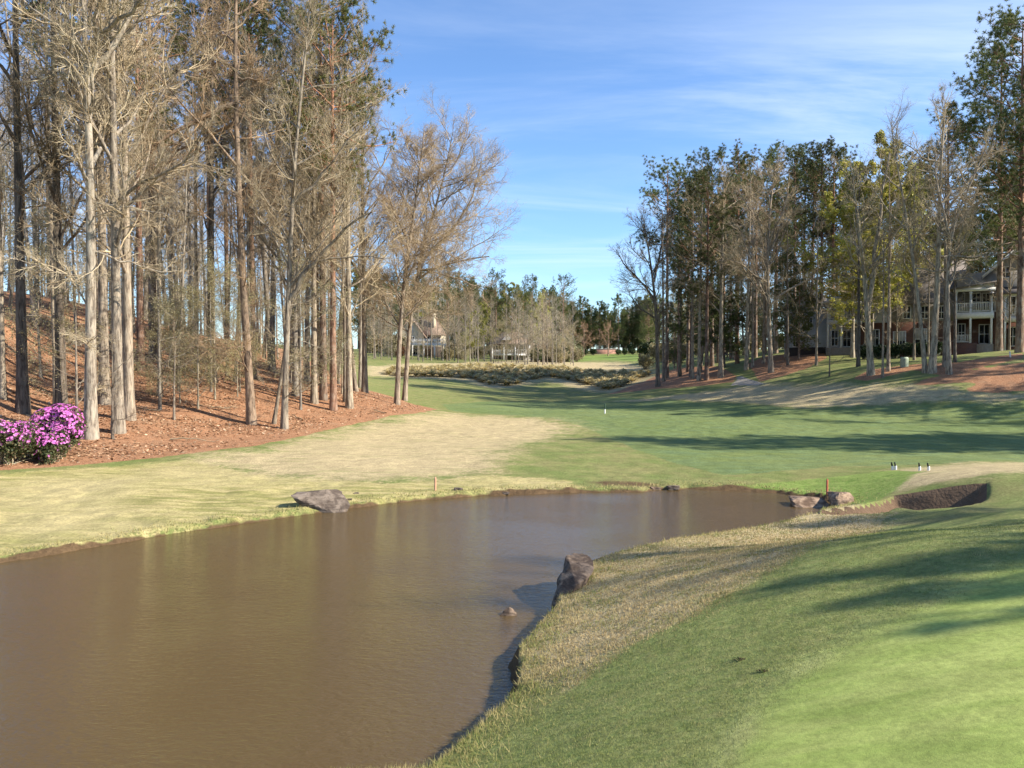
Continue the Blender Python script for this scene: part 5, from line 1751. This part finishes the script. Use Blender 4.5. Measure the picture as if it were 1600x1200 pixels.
# torn turf on the collar
SOIL = plain('dark_soil', (.055, .036, .022), .95, .5, 30, .02)
for i, (u, v, s_, lab) in enumerate(((1157, 1031, .055, 'larger dark scuffed divot of earth on the mown collar'), (1195, 1049, .04, 'smaller grassy divot below and right of the larger one'))):
    p = hit1(u, v)
    o = thing('divot', lab, 'divot', (p[0], p[1], p[2] + .004))
    rr_ = np.random.default_rng(60 + i)
    a = Acc()
    k = 18
    for j in range(9):
        c_ = rr_.normal(0, 1, 3) * np.array([s_ * .55, s_ * .35, 0]) + np.array([0, 0, s_ * .08])
        V = unit(rr_.normal(size=(14, 3))) * np.array([s_ * .34, s_ * .28, s_ * .17]) * rr_.uniform(.5, 1.1) + c_
        bmx = bmesh.new()
        for q in V:
            bmx.verts.new(q)
        bmesh.ops.convex_hull(bmx, input=bmx.verts)
        bmesh.ops.triangulate(bmx, faces=bmx.faces)
        bmx.verts.ensure_lookup_table(); bmx.verts.index_update()
        a.add(np.array([tuple(w.co) for w in bmx.verts]), np.array([[w.index for w in f.verts] for f in bmx.faces]))
        bmx.free()
    link('soil', a.mesh('soil', [SOIL], False), o)
    a = Acc()
    nb = 70
    c_ = np.stack([rr_.normal(0, s_ * .8, nb), rr_.normal(0, s_ * .5, nb), np.zeros(nb)], -1)
    d_ = unit(rr_.normal(0, .6, (nb, 3)) + np.array([0, 0, .8]))
    w_ = unit(np.cross(d_, rr_.normal(size=d_.shape))) * .0022
    V = np.stack([c_ - w_, c_ + w_, c_ + d_ * .035], 1).reshape(-1, 3)
    a.add(V, np.arange(nb * 3).reshape(-1, 3))
    link('torn_grass', a.mesh('torn_grass', [leaf_mat('torn_grass', (.10, .15, .04), (.20, .22, .07), (.34, .29, .14))], False), o)

# ------------------------------------------------------------------ grass blades near the camera
def blade_mat(name, c1, c2, c3, lo_, hi_):
    m, t, b = newmat(name)
    g = nd(t, 'ShaderNodeNewGeometry')
    rp = g.outputs['Random Per Island']
    c = mixc(t, sstep(t, rp, .15, .6), c1, c2)
    patch = nz(t, g.outputs['Position'], 2.2, 3, .6)
    c = mixc(t, mth(t, 'MULTIPLY', sstep(t, patch, lo_, hi_), sstep(t, rp, .2, .7)), c, c3)
    col_in(t, b, c)
    b.inputs['Roughness'].default_value = .7
    tr = nd(t, 'ShaderNodeBsdfTranslucent', {0: c})
    mx = nd(t, 'ShaderNodeMixShader', {0: .3, 1: b.outputs[0], 2: tr.outputs[0]})
    t.links.new(mx.outputs[0], t.nodes['Material Output'].inputs[0])
    return m


DORM = blade_mat('dormant_blades', (.29, .215, .10), (.52, .42, .22), (.20, .225, .065), .44, .60)
GRB = blade_mat('green_blades', (.170, .208, .058), (.265, .290, .096), (.40, .36, .17), .52, .66)
SHB = blade_mat('shore_blades', (.31, .265, .11), (.47, .40, .19), (.20, .235, .065), .42, .58)


def blades(name, n_, azr, rng_, region, Lr, wpx, mat, seed, lay=.55):
    rng = np.random.default_rng(seed)
    a_ = np.radians(rng.uniform(*azr, n_))
    r_ = np.exp(rng.uniform(math.log(rng_[0]), math.log(rng_[1]), n_))
    x, y = r_ * np.sin(a_), r_ * np.cos(a_)
    k = region(x, y, rng)
    x, y, r_ = x[k], y[k], r_[k]
    # gather into tufts
    x += rng.normal(0, .004, len(x)); y += rng.normal(0, .004, len(y))
    z = ground_z(x, y) - .004
    m_ = len(x)
    clump = wob(x, y, 9.0, 1.0, 21)
    L = rng.uniform(*Lr, m_) * (1 + .35 * clump)
    th = rng.uniform(0, 6.28, m_) + 0 * clump
    tilt = np.abs(rng.normal(0, lay, m_))
    d = np.stack([np.sin(tilt) * np.cos(th), np.sin(tilt) * np.sin(th), np.cos(tilt)], -1)
    w = (np.maximum(.0016, wpx * r_ / 768))[:, None] * unit(np.cross(d, np.stack([np.sin(th * 3), np.cos(th * 5), .3 + 0 * th], -1)))
    P = np.stack([x, y, z], -1)
    V = np.stack([P - w * .5, P + w * .5, P + d * L[:, None]], 1).reshape(-1, 3)
    me = mesh_np(name, V, [np.arange(m_ * 3).reshape(-1, 3)], [mat], False)
    link(name, me, kind='stuff')


def reg_tan(x, y, rng):
    P = np.stack([x, y], -1)
    return (sdist(P, TAN_B) + wob(x, y, 1.2, .25, 4) + rng.normal(0, .12, len(x)) > 0) & (sdist(P, POND) < -.06)


def reg_col(x, y, rng):
    P = np.stack([x, y], -1)
    s_ = np.maximum(sdist(P, COLLAR), -sdist(P, POND) * 0 - 9)
    near = (sdist(P, POND) < -.06) & (sdist(P, POND) > -6)
    return near & (sdist(P, TAN_B) < .25) & (sdist(P, GREEN) + wob(x, y, 2.0, .12, 4) + rng.normal(0, .12, len(x)) < .0) & (x > -2) & (sdist(P, BUNK) < -.2)


def reg_shore(x, y, rng):
    P = np.stack([x, y], -1)
    s_ = sdist(P, POND)
    return (s_ < -.05) & (s_ > -.05 - np.abs(rng.normal(0, .35, len(x))))


blades('dormant_grass', 330000, (-12, 33), (4.5, 17), reg_tan, (.018, .042), .8, DORM, 1, 1.05)
blades('collar_grass', 330000, (-14, 36), (2.4, 14), reg_col, (.012, .026), .55, GRB, 2, .6)
blades('shore_grass', 420000, (-46, 36), (5, 26), reg_shore, (.03, .085), .8, SHB, 3, .8)


# dead leaves lying on the pine straw of the left slope
LITTER = leaf_mat('leaf_litter', (.20, .105, .055), (.42, .26, .15), (.60, .45, .30), .15)
lrng = np.random.default_rng(808)
n_ = 90000
a_ = np.radians(lrng.uniform(-40, -4, n_))
r_ = np.exp(lrng.uniform(math.log(24), math.log(72), n_))
x, y = r_ * np.sin(a_), r_ * np.cos(a_)
k = sdist(np.stack([x, y], -1), STRAW_L) > .1 + np.abs(lrng.normal(0, 1.2, n_))
k &= wob(x, y, .35, 1, 8) + lrng.normal(0, .4, n_) > -.1
x, y = x[k], y[k]
z = ground_z(x, y) + .02
m_ = len(x)
e1 = unit(lrng.normal(size=(m_, 3)) * np.array([1, 1, .35]))
e2 = unit(np.cross(e1, lrng.normal(0, .35, (m_, 3)) + np.array([0, 0, 1])))
sz = lrng.uniform(.035, .085, (m_, 1))
P = np.stack([x, y, z], -1)
V = np.stack([P - e1 * sz, P + e2 * sz * .6, P + e1 * sz, P - e2 * sz * .6], 1).reshape(-1, 3)
link('leaf_litter', mesh_np('leaf_litter', V, [np.arange(m_ * 4).reshape(-1, 4)], [LITTER], False), kind='stuff')

# fallen branches on the straw
for i, (u, v, L_, rz_, lab) in enumerate(((300, 690, 1.6, .3, 'fallen bare branch on the open straw below the bent sapling'), (465, 655, 1.2, 2.2, 'short fallen branch on the straw right of the crooked-limb tree'),
                                          (225, 640, 1.9, 2.8, 'long fallen branch on the straw behind the flared trunk'), (350, 640, 1.4, .9, 'forked fallen branch on the slope left of the tall reddish trunk'),
                                          (590, 645, 1.1, 2.6, 'small fallen branch near the foot of the twin trees'))):
    p = hit1(u, v)
    rb = np.random.default_rng(900 + i)
    base = np.zeros((1, 8, 3))
    base[0, :, 0] = np.linspace(-L_ / 2, L_ / 2, 8)
    base[0, :, 1] = np.cumsum(rb.normal(0, .04, 8))
    base[0, :, 2] = .05 + .05 * np.abs(rb.normal(0, 1, 8))
    br_ = np.linspace(.035, .012, 8)[None]
    a = Acc()
    a.add(*tubes(base, br_, 6, rb))
    q_, qr_ = spawn(base, br_, 5, .25, .95, 45, 12, .4, 5, .05, .12, .012, rb)
    q_[:, :, 2] = np.abs(q_[:, :, 2]) * .6 + .02
    a.add(*tubes(q_, qr_, 4, rb))
    dx, dy = math.cos(rz_) * L_ / 2, math.sin(rz_) * L_ / 2
    sl = (gz(p[0] + dx, p[1] + dy) - gz(p[0] - dx, p[1] - dy)) / L_
    o = link('fallen_branch', a.mesh('fallen_branch', [TWIG]), None, tuple(p), label=lab, category='branch')
    o.rotation_euler = (0, -math.atan(sl), rz_)
    o.color = (.8, .75, .7, 1)
